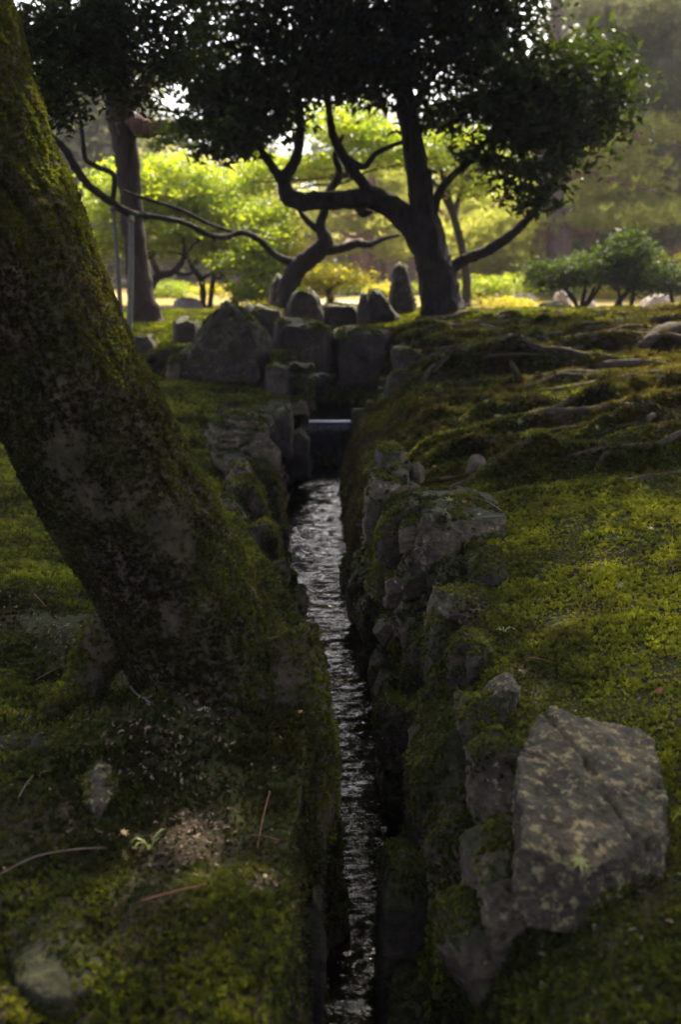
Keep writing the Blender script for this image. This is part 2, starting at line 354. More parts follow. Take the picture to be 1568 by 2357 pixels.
bed[:, :, 2] += fbm(bed.reshape(-1, 3) * 12, 3).reshape(len(rows), bedn) * 0.015
grid = np.concatenate([gl_[:, ::-1], wl_[:, ::-1], bed, wr, gr], 1)
NR, NC = grid.shape[:2]
TV = grid.reshape(-1, 3)
ii = (np.arange(NR - 1)[:, None] * NC + np.arange(NC - 1)[None]).ravel()
TF = np.stack([ii, ii + 1, ii + NC + 1, ii + NC], 1)
ground = link('ground', mesh_np('ground', TV, TF), M['ground'], kind='structure')
BVH = BVHTree.FromPolygons([tuple(v) for v in TV], [tuple(f) for f in TF])
def GT(u, v, lift=0.0, default_Y=4.0):
    h = BVH.ray_cast(CAM, ray(u, v).normalized(), 100)
    if h[0] is None:
        return P(u, v, default_Y), Vector((0, 0, 1))
    nrm = h[1] if h[1].z > 0 else -h[1]
    return h[0] + Vector((0, 0, lift)), nrm
def ground_z(x, y):
    h = BVH.ray_cast(Vector((x, y, 6)), Vector((0, 0, -1)), 20)
    return h[0].z if h[0] else 0.9

# ------------------------------------------------------------------ water
def strip(y0, y1, dy, n, z_of, pad, amp, name, label):
    ys = np.arange(y0, y1, dy); t = np.linspace(0, 1, n)
    a, b_ = tab(ys, YT, XL) - pad, tab(ys, YT, XR) + pad
    X = a[:, None] * (1 - t) + b_[:, None] * t; Y = np.repeat(ys[:, None], n, 1); Z = z_of(Y)
    p = np.stack([X, Y, 0 * X], 2).reshape(-1, 3)
    q = p.copy(); q[:, 1] *= 1.6; q[:, 0] *= 0.5
    w = np.clip(.75 + 1.1 * fbm(p * 3.3 + 7, 2), .25, 1.4) * (fbm(q * 18, 3) * 0.0095 + (1 - np.abs(fbm(q * 28 + 3, 2))) * 0.007) + fbm(p * 6, 2) * 0.006
    p[:, 2] = Z.ravel() + amp * w
    i = (np.arange(len(ys) - 1)[:, None] * n + np.arange(n - 1)[None]).ravel()
    o = link(name, mesh_np(name, p, np.stack([i, i + 1, i + n + 1, i + n], 1)), M['water'], kind='structure', label=label)
    return o
strip(0.3, 7.36, 0.0075, 56, lambda Y: 0.0 + 0.05 * smooth(5.5, 7.3, Y), 0.05, 1.0, 'stream_water', 'narrow rippling stream running down the stone-lined channel')
strip(7.43, 8.6, 0.02, 30, lambda Y: 0.40 + 0 * Y, 0.1, 0.25, 'pool_water', 'still dark pool above the small weir')
# water sheet sliding over the weir lip
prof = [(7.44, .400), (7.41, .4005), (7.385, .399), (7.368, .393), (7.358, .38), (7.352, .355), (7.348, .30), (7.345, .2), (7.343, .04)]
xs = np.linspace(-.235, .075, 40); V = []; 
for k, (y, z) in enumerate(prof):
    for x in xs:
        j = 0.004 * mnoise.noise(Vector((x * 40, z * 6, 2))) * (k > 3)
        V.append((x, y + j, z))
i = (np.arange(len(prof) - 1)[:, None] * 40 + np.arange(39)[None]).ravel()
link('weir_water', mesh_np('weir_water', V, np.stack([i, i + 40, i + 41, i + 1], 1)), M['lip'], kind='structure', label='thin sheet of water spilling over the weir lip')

# ------------------------------------------------------------------ rocks
def rock_from(points, name, label, mat, seed, target, disp=0.02, strata=0.0, round_=1, group=None, chips=6, crack=False, cat='rock'):
    pts = np.array([tuple(p) for p in points])
    base = Vector((pts[:, 0].mean(), pts[:, 1].mean(), pts[:, 2].min()))
    bm = bmesh.new()
    for p in pts: bm.verts.new(Vector(p) - base)
    r = bmesh.ops.convex_hull(bm, input=bm.verts)
    bmesh.ops.delete(bm, geom=list({g for g in r['geom_interior'] + r['geom_unused'] if isinstance(g, bmesh.types.BMVert) and g.is_valid}), context='VERTS')
    rc = random.Random(seed * 13 + 1)
    for _ in range(chips):
        nd = Vector((rc.gauss(0, 1), rc.gauss(0, 1) - .4, rc.gauss(0, 1) + .3)).normalized()
        sup = sorted((v.co.dot(nd) for v in bm.verts), reverse=True); ctr = sum((v.co for v in bm.verts), Vector()) / len(bm.verts); c0 = ctr.dot(nd)
        pl = c0 + (sup[0] - c0) * rc.uniform(.80, .95)
        r = bmesh.ops.bisect_plane(bm, geom=bm.verts[:] + bm.edges[:] + bm.faces[:], plane_co=nd * pl, plane_no=nd, clear_outer=True)
        ce = [g for g in r['geom_cut'] if isinstance(g, bmesh.types.BMEdge)]
        if len(ce) > 2: bmesh.ops.contextual_create(bm, geom=ce)
    bmesh.ops.triangulate(bm, faces=[f for f in bm.faces if len(f.verts) > 3])
    bmesh.ops.remove_doubles(bm, verts=bm.verts, dist=target * .15)
    for it in range(7):
        es = [e for e in bm.edges if e.calc_length() > target]
        if not es or len(bm.faces) > (22000 if crack else 13000): break
        bmesh.ops.subdivide_edges(bm, edges=es, cuts=1, use_grid_fill=False)
        bmesh.ops.triangulate(bm, faces=[f for f in bm.faces if len(f.verts) > 3])
    for _ in range(0 if crack else round_):
        bmesh.ops.smooth_vert(bm, verts=bm.verts, factor=0.5, use_axis_x=True, use_axis_y=True, use_axis_z=True)
    bmesh.ops.recalc_face_normals(bm, faces=bm.faces); bm.normal_update()
    co = np.array([v.co for v in bm.verts]); no = np.array([v.normal for v in bm.verts])
    size = float(np.linalg.norm(co.max(0) - co.min(0)))
    q = co + seed * 3.71
    # chipped facets: cellular planes + fine noise
    d = fbm(q * (3.2 / size), 3) * 1.0 + (np.round(fbm(q * (5.5 / size) + 9, 2) * 4) / 4) * 0.55 + (np.abs(fbm(q * (7 / size) + 4, 3)) * -0.8 + 0.25) * 0.8 + fbm(q * (20 / size), 4, .6) * 0.5 - np.clip(.10 - np.abs(fbm(q * (9 / size) + 2, 3)), 0, 1) * 3.0
    if strata:
        s = np.sin((co[:, 2] * 0.9 + co[:, 0] * 0.18 + fbm(q * 3 / size, 3) * 0.05) * (strata)); d += np.sign(s) * np.abs(s) ** 0.4 * 0.55
    dd_ = d * disp * size
    if crack:
        dd_ = dd_ - .009 * np.exp(-((co[:, 0] - .02 + .22 * co[:, 1] + .012 * fbm(q * 30, 3)) / .0035) ** 2) - .006 * np.exp(-((co[:, 1] + .05 - .5 * co[:, 0] + .02 * fbm(q * 20 + 3, 3)) / .005) ** 2) * (co[:, 0] > .03)
    co = co + no * dd_[:, None]
    for v, c in zip(bm.verts, co): v.co = c
    me = bpy.data.meshes.new(name); bm.to_mesh(me); bm.free()
    me.polygons.foreach_set('use_smooth', np.ones(len(me.polygons), dtype=bool))
    o = link(name, me, M[mat], label=label, category=cat); o.location = base
    if group: o['group'] = group
    return o
ROCKS = []
def stand(label, Y, th, outline, mat='rock', name='boulder', disp=0.03, strata=0, sink=0.1, seed=None, lean=0.0, tgt=1.0, front=0.74):
    seed = seed or len(ROCKS) + 1
    cu = sum(p[0] for p in outline) / len(outline); cv = sum(p[1] for p in outline) / len(outline)
    vmin = min(p[1] for p in outline); vmax = max(p[1] for p in outline); pts = []
    for (u, v) in outline:
        t = (v - vmin) / max(vmax - vmin, 1)
        y = Y + lean * (1 - t)
        pts.append(P(u, v, y)); pts.append(P(cu + (u - cu) * front, cv + (v - cv) * front, y - th * 0.45))
        b = P(cu + (u - cu) * 0.8, cv + (v - cv) * 0.85, y); b.y += th * 0.55; pts.append(b)
        if t > 0.72:
            q = P(u, v, y); q.z -= sink; pts.append(q)
            q = P(cu + (u - cu) * 0.85, v, y - th * 0.4); q.z -= sink; pts.append(q)
            q = P(cu + (u - cu) * 0.85, v, y); q.y += th * 0.5; q.z -= sink; pts.append(q)
    o = rock_from(pts, name, label, mat, seed, max(0.006, Y * (0.0036 if Y < 6.5 else 0.005)) * tgt, disp, strata); ROCKS.append(o); return o
def slab(label, z, th, outline, mat='rock', name='stone', disp=0.026, strata=0, dome=0.02, spread=1.06, tilt=(0, 0), seed=None, tgt=1.0, chips=1, crack=False):
    seed = seed or len(ROCKS) + 1; top = [G(u, v, z) for u, v in outline]
    c = sum(top, Vector()) / len(top); pts = []
    for p in top:
        dz = tilt[0] * (p.x - c.x) + tilt[1] * (p.y - c.y)
        # keep the traced outline while tilting: slide along the sight line
        d = (p - CAM); s = 1 + dz / d.z if abs(d.z) > 1e-6 else 1; q = CAM + d * s
        pts.append(q); r = c + (q - c) * spread; r.z = q.z - th * 0.45; pts.append(r)
        r = c + (q - c) * (spread + 0.02); r.z = q.z - th; pts.append(r)
    pts.append(c + Vector((0, 0, dome)))
    o = rock_from(pts, name, label, mat, seed, max(0.006, c.y * 0.0036) * tgt * (.75 if crack else 1), disp, strata, chips=chips, crack=crack); ROCKS.append(o); return o

# upper fall and standing stones
stand('large pointed grey boulder left of the weir pool', 8.15, .62, [(380, 880), (400, 857), (445, 777), (480, 717), (528, 681), (556, 692), (595, 737), (622, 792), (620, 837), (592, 882), (470, 882)], 'rock_old', disp=.045)
stand('thin slanting slab leaning on the foot of the pointed boulder', 7.95, .2, [(378, 884), (388, 822), (432, 812), (412, 862), (400, 886)], 'rock', 'stone')
stand('low flat-topped mossy rock left of the pointed boulder', 8.4, .5, [(322, 850), (330, 817), (370, 799), (436, 796), (430, 820), (390, 850)], 'rock_mossy')
stand('small dark block behind the support poles', 9.0, .35, [(300, 800), (304, 770), (350, 769), (359, 795)], 'rock_dark', 'stone')
stand('dark rock between the pine foot and the pointed boulder', 9.3, .5, [(395, 795), (398, 738), (430, 728), (458, 740), (456, 795)], 'rock_dark')
stand('dark square block at the left of the waterfall wall', 8.6, .5, [(616, 935), (632, 745), (650, 731), (720, 737), (764, 741), (770, 940)], 'rock_dark', disp=.016)
stand('dark square block with mossy top at the right of the waterfall wall', 8.65, .5, [(764, 940), (764, 756), (800, 748), (905, 752), (914, 940)], 'rock_dark', disp=.014)
stand('rounded standing stone on the left of the waterfall top', 9.5, .32, [(655, 735), (668, 682), (684, 664), (702, 660), (722, 663), (738, 694), (745, 738)], 'rock_dark', 'standing_stone')
tw = stand('twin-peaked standing stone in the middle of the waterfall top', 9.55, .34, [(838, 738), (844, 680), (852, 660), (874, 659), (890, 690), (921, 735)], 'rock_dark', 'standing_stone')
pk = stand('', 9.45, .22, [(820, 738), (826, 690), (832, 672), (842, 669), (850, 690), (856, 738)], 'rock_dark', 'peak'); del pk['label'], pk['category']; pk.location = pk.location - tw.location; pk.parent = tw; ROCKS.pop()
stand('tall narrow standing stone beside the evergreen trunk', 10.7, .3, [(893, 712), (897, 665), (911, 612), (921, 599), (938, 610), (955, 668), (960, 714)], 'rock_old', 'standing_stone', disp=.03)
stand('weathered upright rock behind the contorted trunk', 11.6, .4, [(617, 703), (622, 655), (640, 622), (655, 645), (664, 703)], 'rock', 'standing_stone')
stand('long low mossy wall stone right of the pointed boulder', 9.6, .45, [(560, 735), (566, 704), (600, 703), (652, 714), (655, 745)], 'rock_dark', 'stone')
stand('low dark wall stone between the two standing stones', 9.75, .4, [(740, 745), (742, 702), (780, 700), (826, 703), (828, 745)], 'rock_dark', 'stone')
stand('squat grey stone at the left end of the pool', 7.75, .42, [(608, 908), (611, 846), (633, 832), (664, 842), (668, 912)], 'rock_old')
stand('mossy sloping rock draped with grass beside the pool', 7.95, .42, [(622, 905), (624, 815), (650, 808), (700, 826), (722, 858), (727, 926), (690, 930)], 'rock_mossy')
stand('angular flat-topped block at the right of the pool', 8.1, .45, [(903, 852), (903, 808), (912, 797), (1028, 815), (1030, 826), (985, 862), (945, 880)], 'rock_old')
stand('mossy block above the angular block by the tree roots', 8.6, .45, [(905, 800), (908, 768), (930, 757), (1000, 762), (1010, 800)], 'rock_mossy')
stand('pale triangular stone at the right of the pool', 7.45, .3, [(883, 915), (893, 868), (909, 850), (928, 852), (956, 878), (950, 892), (905, 914)], 'rock_old')
# left channel edge
slab('flat slab bridging the left end of the weir', .545, .07, [(580, 928), (620, 906), (700, 916), (700, 930), (655, 936), (595, 936)], 'rock_tan')
stand('layered stone with mossy ridged strata on the left edge', 5.95, .5, [(478, 1030), (481, 978), (510, 957), (580, 947), (624, 957), (627, 980), (610, 1005), (560, 1035), (505, 1038)], 'rock_tan', 'stone', strata=95, disp=.024)
stand('small dark mossy stone behind the layered stone', 6.6, .3, [(498, 950), (505, 932), (530, 917), (562, 914), (568, 945)], 'rock_mossy', 'stone')
stand('dark block under the flat slab facing the stream', 6.5, .35, [(622, 990), (627, 950), (668, 932), (676, 975), (672, 1030), (640, 1010)], 'rock_dark', 'stone')
stand('dark wet stone low in the channel below the weir', 6.7, .25, [(660, 1070), (664, 1000), (690, 985), (714, 1010), (712, 1070)], 'rock_dark', 'stone')
stand('wedge stone with a pale chipped edge below the layered stone', 5.7, .3, [(545, 1040), (578, 1005), (606, 991), (618, 1008), (645, 1045), (628, 1062), (600, 1050)], 'rock_tan', 'stone')
slab('low flat grey stone under the wedge stone', .47, .15, [(486, 1038), (560, 1027), (578, 1042), (572, 1058), (530, 1062), (492, 1050)], 'rock_tan')
stand('small pale-topped stone between moss and long slab', 5.25, .25, [(523, 1102), (527, 1075), (546, 1060), (567, 1067), (584, 1104)], 'rock_tan', 'stone')
stand('long slanting slab lining the left of the stream', 5.35, .25, [(560, 1065), (590, 1047), (616, 1077), (642, 1110), (657, 1167), (657, 1212), (632, 1215), (610, 1177), (590, 1127)], 'rock_mossy', 'stone', lean=.1, disp=.014)
stand('rounded mossy stone on the left edge beside the slanting slab', 4.9, .35, [(498, 1140), (512, 1118), (535, 1105), (576, 1099), (606, 1132), (619, 1177), (610, 1206), (575, 1212), (540, 1190)], 'rock_mossy', 'stone')
stand('slanting grey stone beside the leaning trunk', 4.6, .25, [(502, 1150), (516, 1140), (530, 1150), (566, 1192), (580, 1220), (572, 1240), (535, 1210)], 'rock_tan', 'stone')
stand('dark mossy stone at the bend of the left edge', 4.3, .3, [(566, 1250), (572, 1222), (600, 1204), (636, 1222), (648, 1262), (652, 1312), (622, 1312), (590, 1280)], 'rock_mossy', 'stone')
stand('small round stone tucked under the trunk edge', 4.1, .14, [(588, 1300), (592, 1282), (605, 1275), (618, 1288), (618, 1310), (602, 1320)], 'rock_tan', 'stone')
stand('smooth block at the water edge right of the leaning trunk', 3.95, .25, [(610, 1360), (614, 1330), (634, 1318), (652, 1318), (661, 1340), (663, 1398), (636, 1402)], 'rock_dark', 'stone')
stand('small mossy stone sitting in the stream on its left side', 5.2, .15, [(632, 1240), (634, 1216), (648, 1208), (662, 1216), (663, 1240)], 'rock_mossy', 'stone')
stand('dark smooth stone below the trunk foot at the water', 2.32, .3, [(705, 1960), (715, 1720), (745, 1690), (766, 1762), (778, 1835), (771, 1905), (748, 1960)], 'rock_dark', 'stone', disp=.012)
stand('bank stone hidden under the moss mound at the lower left water edge', 1.75, .3, [(680, 2340), (690, 2120), (720, 2040), (742, 2080), (748, 2200), (745, 2350)], 'rock_dark', 'stone', disp=.012)
# right channel edge
slab('thin pale slab set in brown moss on the right crest', .735, .06, [(864, 1030), (884, 1018), (908, 1018), (928, 1030), (922, 1042), (880, 1044)], 'rock')
slab('small flat stone in the moss below the thin pale slab', .70, .06, [(890, 1068), (915, 1066), (941, 1080), (939, 1100), (908, 1094)], 'rock')
slab('tiny grey stone beside the small flat stone', .70, .05, [(946, 1068), (966, 1064), (977, 1076), (968, 1090), (952, 1084)], 'rock')
stand('angular dark block with pale chipped ridge on the right crest', 3.9, .3, [(838, 1140), (850, 1108), (861, 1093), (884, 1091), (966, 1119), (950, 1140), (905, 1165), (880, 1190), (850, 1180)], 'rock_tan', 'stone', disp=.02)
stand('small rounded stone in front of the angular dark block', 3.72, .14, [(836, 1195), (840, 1160), (855, 1143), (872, 1160), (878, 1192), (858, 1202)], 'rock_tan', 'stone')
slab('broad flat slab with fallen leaves on the right bank', .69, .10, [(925, 1146), (948, 1126), (1000, 1121), (1054, 1119), (1104, 1128), (1131, 1140), (1160, 1177), (1162, 1190), (1104, 1188), (1044, 1180), (985, 1185), (930, 1205)], 'rock_tan', strata=70, disp=.010, dome=.012)
stand('sloping mossy stone with a pale lichen patch below the flat slab', 3.4, .3, [(850, 1285), (862, 1225), (905, 1170), (950, 1140), (990, 1170), (960, 1230), (930, 1290), (880, 1310)], 'rock_mossy', 'stone')
stand('rough dark angular stone beside the bright moss', 3.24, .25, [(918, 1318), (930, 1275), (955, 1205), (974, 1173), (1000, 1163), (1036, 1178), (1082, 1234), (1066, 1262), (1000, 1300)], 'rock_tan', 'stone', disp=.03)
slab('half-buried knobbly stone in the bright moss', .66, .08, [(1076, 1282), (1104, 1269), (1144, 1278), (1166, 1300), (1136, 1311), (1084, 1310)], 'rock_dark', disp=.03)
stand('dark wedge stone jutting from the mossy right wall', 3.02, .16, [(885, 1384), (888, 1334), (914, 1324), (936, 1342), (932, 1372), (905, 1392)], 'rock_tan', 'stone', sink=.02)
stand('small grey stone low in the mossy right wall', 2.86, .14, [(858, 1452), (878, 1432), (910, 1428), (907, 1456), (885, 1478)], 'rock_tan', 'stone', sink=.02)
stand('tall mossy stone with pale lichen face in the right wall', 2.5, .2, [(978, 1530), (984, 1439), (1009, 1379), (1034, 1353), (1060, 1369), (1056, 1414), (1096, 1494), (1088, 1540), (1072, 1608), (1024, 1622), (992, 1585)], 'rock_mossy', 'stone', lean=.18)
slab('small grey stone peeping from moss behind the pale-topped stone', .60, .06, [(1070, 1492), (1080, 1477), (1096, 1473), (1126, 1488), (1108, 1508), (1082, 1508)], 'rock')
stand('dark mossy stone low on the right wall above the water', 2.44, .2, [(862, 1680), (868, 1630), (886, 1610), (950, 1630), (962, 1690), (925, 1745), (880, 1720)], 'rock_mossy', 'stone', sink=.06)
stand('pale-topped pointed stone rising beside the lichen boulder', 2.02, .16, [(1104, 1715), (1110, 1634), (1144, 1577), (1169, 1571), (1203, 1581), (1188, 1630), (1160, 1690)], 'rock_lichen', 'stone', tgt=1.1)
stand('long sloping mossy stone in the lower right wall', 1.98, .22, [(930, 1890), (942, 1754), (1004, 1679), (1064, 1646), (1108, 1610), (1118, 1704), (1108, 1779), (1118, 1840), (1084, 1890), (1000, 1930)], 'rock_mossy', 'stone', lean=.1)
slab('big flat-topped lichen-spotted boulder in the right foreground', .68, .12, [(1168, 1815), (1185, 1750), (1212, 1690), (1240, 1640), (1270, 1632), (1359, 1650), (1470, 1676), (1499, 1704), (1520, 1754), (1537, 1824), (1532, 1900), (1512, 1945), (1420, 1955), (1330, 1965), (1240, 1985), (1196, 1985), (1178, 1930)], 'rock_lichen', 'boulder', disp=.020, spread=1.02, dome=.012, tilt=(-.06, .12), chips=7, crack=True)
stand('tall wedge stone propped under the lichen boulder', 1.54, .2, [(1020, 2370), (1054, 2230), (1084, 2130), (1104, 2030), (1134, 1950), (1168, 1880), (1190, 1960), (1196, 2070), (1180, 2220), (1130, 2370)], 'rock_tan', 'stone', lean=.08)
stand('dark rounded stone at the lower right water edge', 1.8, .22, [(866, 2270), (868, 2130), (878, 2055), (906, 1990), (950, 1950), (1000, 1990), (1025, 2150), (1000, 2340), (900, 2380)], 'rock_dark', 'stone', disp=.014)
# left foreground
slab('flat pale stone half sunk in moss left of the trunk foot', .56, .1, [(152, 1735), (200, 1738), (275, 1716), (290, 1752), (272, 1800), (222, 1852), (186, 1830)], 'rock_lichen', disp=.03)
slab('half-buried dark rock in the lower left corner', .518, .12, [(15, 2160), (60, 2060), (120, 2030), (190, 2035), (225, 2090), (252, 2180), (215, 2270), (120, 2300), (40, 2260)], 'rock_dark', 'boulder', dome=.03)
slab('small buried stone in the moss left of the trunk', .6, .06, [(70, 1706), (95, 1695), (105, 1712), (80, 1722)], 'rock')
# right slope stones
slab('small round stone at the right edge of the brown moss', .72, .09, [(1512, 1116), (1528, 1092), (1560, 1080), (1580, 1098), (1548, 1128)], 'rock', disp=.03)
# beyond the roots
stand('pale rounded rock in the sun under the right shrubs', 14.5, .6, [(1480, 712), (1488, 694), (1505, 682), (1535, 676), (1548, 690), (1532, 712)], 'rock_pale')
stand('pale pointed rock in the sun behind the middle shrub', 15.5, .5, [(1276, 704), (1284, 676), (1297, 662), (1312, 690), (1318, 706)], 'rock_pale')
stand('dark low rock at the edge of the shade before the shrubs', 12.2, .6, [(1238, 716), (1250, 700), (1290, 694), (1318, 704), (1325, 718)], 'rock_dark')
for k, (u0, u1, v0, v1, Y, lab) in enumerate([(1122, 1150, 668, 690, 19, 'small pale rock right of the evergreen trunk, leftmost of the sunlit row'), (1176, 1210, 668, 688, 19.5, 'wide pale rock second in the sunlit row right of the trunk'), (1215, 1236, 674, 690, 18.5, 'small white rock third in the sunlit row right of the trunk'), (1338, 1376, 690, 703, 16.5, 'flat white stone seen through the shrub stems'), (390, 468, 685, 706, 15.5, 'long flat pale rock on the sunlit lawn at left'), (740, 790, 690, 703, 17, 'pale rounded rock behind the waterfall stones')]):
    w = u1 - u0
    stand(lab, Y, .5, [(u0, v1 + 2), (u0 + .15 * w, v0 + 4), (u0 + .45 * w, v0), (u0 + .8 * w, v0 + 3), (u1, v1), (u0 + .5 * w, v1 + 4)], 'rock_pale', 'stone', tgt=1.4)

rs = random.Random(9)
ORD = ['nearest', 'second', 'third', 'fourth', 'fifth', 'sixth', 'seventh', 'eighth', 'ninth', 'tenth', 'eleventh', 'twelfth', 'thirteenth', 'fourteenth', 'fifteenth', 'sixteenth', 'seventeenth', 'eighteenth', 'nineteenth', 'twentieth']
def wall_stone(side, Y, t, w, h, d, mat, sd, course, nth):
    tabx = tab(Y, YT, XR if side > 0 else XL); ww = tab(Y, YT, WR if side > 0 else WL); zc = (g_right if side > 0 else g_left)(np.array([tabx + side * ww]), np.array([Y]))[0]
    zb = tab(Y, YT, ZB); x = tabx + side * ww * (.6 * t + .4 * t * t) + side * .012; z = zb + (zc - zb) * (.4 * math.sin(t * math.pi / 2) + .6 * t)
    c = Vector((x, Y, z)); pts = []
    for k in range(16):
        v_ = Vector((rs.gauss(0, 1), rs.gauss(0, 1), rs.gauss(0, 1))).normalized(); m_ = max(abs(v_.x), abs(v_.y), abs(v_.z)); v_ = v_ * (.55 + .45 / m_)
        pts.append(c + Vector((v_.x * d, v_.y * w, v_.z * h)) * .5)
    lab = '%s stone in the %s course of the %s channel wall, %s from the viewer' % ({'rock_mossy': 'mossy', 'rock_tan': 'grey'}[mat], course, 'right' if side > 0 else 'left', ORD[nth] if nth else 'first')
    o = rock_from(pts, 'wall_stone', lab, mat, sd, max(.008, Y * .005), .03, chips=3, group='fitted stones of the right channel wall' if side > 0 else 'fitted stones of the left channel wall'); ROCKS.append(o)
sd = 200
for t, step, crs in ((.22, .21, 'lowest'), (.55, .19, 'middle'), (.82, .23, 'top')):
    Y = 1.35 + t * .2; nth = 0
    while Y < 4.7:
        wall_stone(1, Y, t + rs.uniform(-.06, .06), step * rs.uniform(1.0, 1.5), rs.uniform(.18, .3), rs.uniform(.15, .22), rs.choice(['rock_mossy', 'rock_tan', 'rock_tan']), sd, crs, nth); nth += 1; Y += step * rs.uniform(.95, 1.35); sd += 1
for t, step, crs in ((.25, .22, 'lower'), (.6, .24, 'upper')):
    Y = 3.3 + t * .2; nth = 0
    while Y < 7.2:
        wall_stone(-1, Y, t + rs.uniform(-.06, .06), step * rs.uniform(.9, 1.25), rs.uniform(.16, .24), rs.uniform(.16, .22), rs.choice(['rock_mossy', 'rock_tan', 'rock_tan']), sd, crs, nth); nth += 1; Y += step * rs.uniform(.95, 1.35); sd += 1
# ------------------------------------------------------------------ weir and posts
def box_pts(x0, x1, y0, y1, z0, z1): return [Vector((x, y, z)) for x in (x0, x1) for y in (y0, y1) for z in (z0, z1)]
rock_from(box_pts(-.34, .15, 7.375, 7.43, .02, .388), 'weir_stone', 'thin upright stone weir holding back the pool', 'rock_wet', 91, .04, .004, cat='weir')
rock_from(box_pts(-.30, -.235, 7.34, 7.46, .1, .50), 'post', 'short stone post at the left end of the weir', 'rock', 92, .03, .006, round_=1, cat='post')
rock_from(box_pts(.085, .22, 7.36, 7.46, .2, .49), 'post', 'short stone post at the right end of the weir', 'rock_mossy', 93, .03, .006, round_=1, cat='post')

# ------------------------------------------------------------------ tubes for trunks, limbs, roots
def tube(pts, radii, sides=14, sub=6, lump=0.12, seed=0.0, ridge=0.0, freq=None):
    pts = [Vector(p) for p in pts]; n = len(pts); path = []; rad = []
    for i in range(n - 1):
        p0, p1, p2, p3 = pts[max(i - 1, 0)], pts[i], pts[i + 1], pts[min(i + 2, n - 1)]
        for k in range(sub):
            t = k / sub
            path.append(0.5 * ((2 * p1) + (p2 - p0) * t + (2 * p0 - 5 * p1 + 4 * p2 - p3) * t * t + (3 * p1 - p0 - 3 * p2 + p3) * t ** 3))
            rad.append(radii[i] * (1 - t) + radii[i + 1] * t)
    path.append(pts[-1]); rad.append(radii[-1])
    m = len(path); V = np.zeros((m, sides, 3)); up = Vector((0.13, 0.31, 0.94)); N = np.zeros_like(V)
    a = None
    for i in range(m):
        t = (path[min(i + 1, m - 1)] - path[max(i - 1, 0)])
        t = t.normalized() if t.length > 1e-9 else Vector((0, 0, 1))
        if a is None:
            a = t.cross(up if abs(t.dot(up)) < .9 else Vector((1, 0, 0))).normalized()
        else:
            a = (a - t * a.dot(t)).normalized()
        b = t.cross(a)
        for s in range(sides):
            an = 2 * math.pi * s / sides; d = a * math.cos(an) + b * math.sin(an)
            N[i, s] = d; V[i, s] = path[i] + d * rad[i]
    fv = V.reshape(-1, 3); R = np.repeat(np.array(rad), sides)
    fr = freq or 1.0 / max(np.mean(rad), 1e-3) * 0.8
    d = fbm(fv * fr + seed, 3) * lump + fbm(fv * fr * 4 + seed, 2) * lump * 0.35
    if ridge:
        d = d + ridge * np.repeat(np.cos(np.arange(sides) * 2 * math.pi / sides * 5 + seed)[None], m, 0).ravel()
    fv = fv + N.reshape(-1, 3) * (d * R)[:, None]
    i = (np.arange(m - 1)[:, None] * sides + np.arange(sides)[None]); j = (np.arange(m - 1)[:, None] * sides + (np.arange(sides)[None] + 1) % sides)
    F = np.stack([i, j, j + sides, i + sides], 2).reshape(-1, 4)
    c0 = len(fv); fv = np.concatenate([fv, [path[0]], [path[-1]]])
    e = (m - 1) * sides; s = np.arange(sides); s2 = (s + 1) % sides
    F = np.concatenate([F, np.stack([s2, s, np.full(sides, c0), np.full(sides, c0)], 1)[:, [0, 1, 2, 2]], np.stack([e + s, e + s2, np.full(sides, c0 + 1), np.full(sides, c0 + 1)], 1)])
    return fv, F
def tri_fix(F):
    # quads with a doubled last index become triangles
    out = []
    for f in F:
        if f[2] == f[3]: out.append((f[0], f[1], f[2]))
        else: out.append((f[0], f[1], f[2])); out.append((f[0], f[2], f[3]))
    return np.array(out)
def tube_px(spec, Y, **kw):
    """spec: (u, v, r_px[, Y])"""
    pts, rad = [], []
    for s in spec:
        y = s[3] if len(s) > 3 else Y
        pts.append(P(s[0], s[1], y)); rad.append(s[2] * y / FPX)
    return tube(pts, rad, **kw)
def add_tube(name, root, VF, mat, **props):
    V, F = VF; return child(name, V, tri_fix(F), mat, root, True, **props)

# ------------------------------------------------------------------ leaves
def leaves(C, size, rng, flat=0.3, aspect=0.5, droop=0.15, fold=0.12, jitter=0.5):
    n = len(C); nr = rng.normal(size=(n, 3)); nr[:, 2] = np.abs(nr[:, 2]) + flat * 3; nr /= np.linalg.norm(nr, axis=1)[:, None]
    d = rng.normal(size=(n, 3)); d[:, 2] -= droop; d -= nr * (d * nr).sum(1)[:, None]; d /= np.linalg.norm(d, axis=1)[:, None]
    s = np.cross(nr, d); L = (size * (1 + jitter * rng.uniform(-1, 1, n)))[:, None]; W = L * aspect
    b = C - d * L * .5; t = C + d * L * .5 - nr * L * fold * .5
    l_ = C - d * L * .06 + s * W * .5 + nr * L * fold; r = C - d * L * .06 - s * W * .5 + nr * L * fold
    V = np.stack([b, r, t, l_], 1).reshape(-1, 3); k = np.arange(n) * 4
    F = np.stack([np.stack([k, k + 1, k + 2], 1), np.stack([k, k + 2, k + 3], 1)], 1).reshape(-1, 3)
    return V, F
def clusters(centres, per, sig, rng):
    c = np.asarray(centres); k = np.repeat(np.arange(len(c)), per)
    sg = np.asarray(sig)
    return c[k] + rng.normal(size=(len(k), 3)) * sg
def px_cloud(ells, rng, n):
    """ells: (u, v, ru, rv, Y, dY); points inside the ellipsoids, weighted by size"""
    w = np.array([e[2] * e[3] * (e[4] ** 0) for e in ells], float); w /= w.sum(); out = []
    for k in rng.choice(len(ells), n, p=w):
        u, v, ru, rv, Y, dY = ells[k]
        while True:
            q = rng.uniform(-1, 1, 3)
            if (q ** 2).sum() <= 1: break
        out.append(P(u + ru * q[0], v + rv * q[1], Y + dY * q[2]))
    return np.array([tuple(p) for p in out])

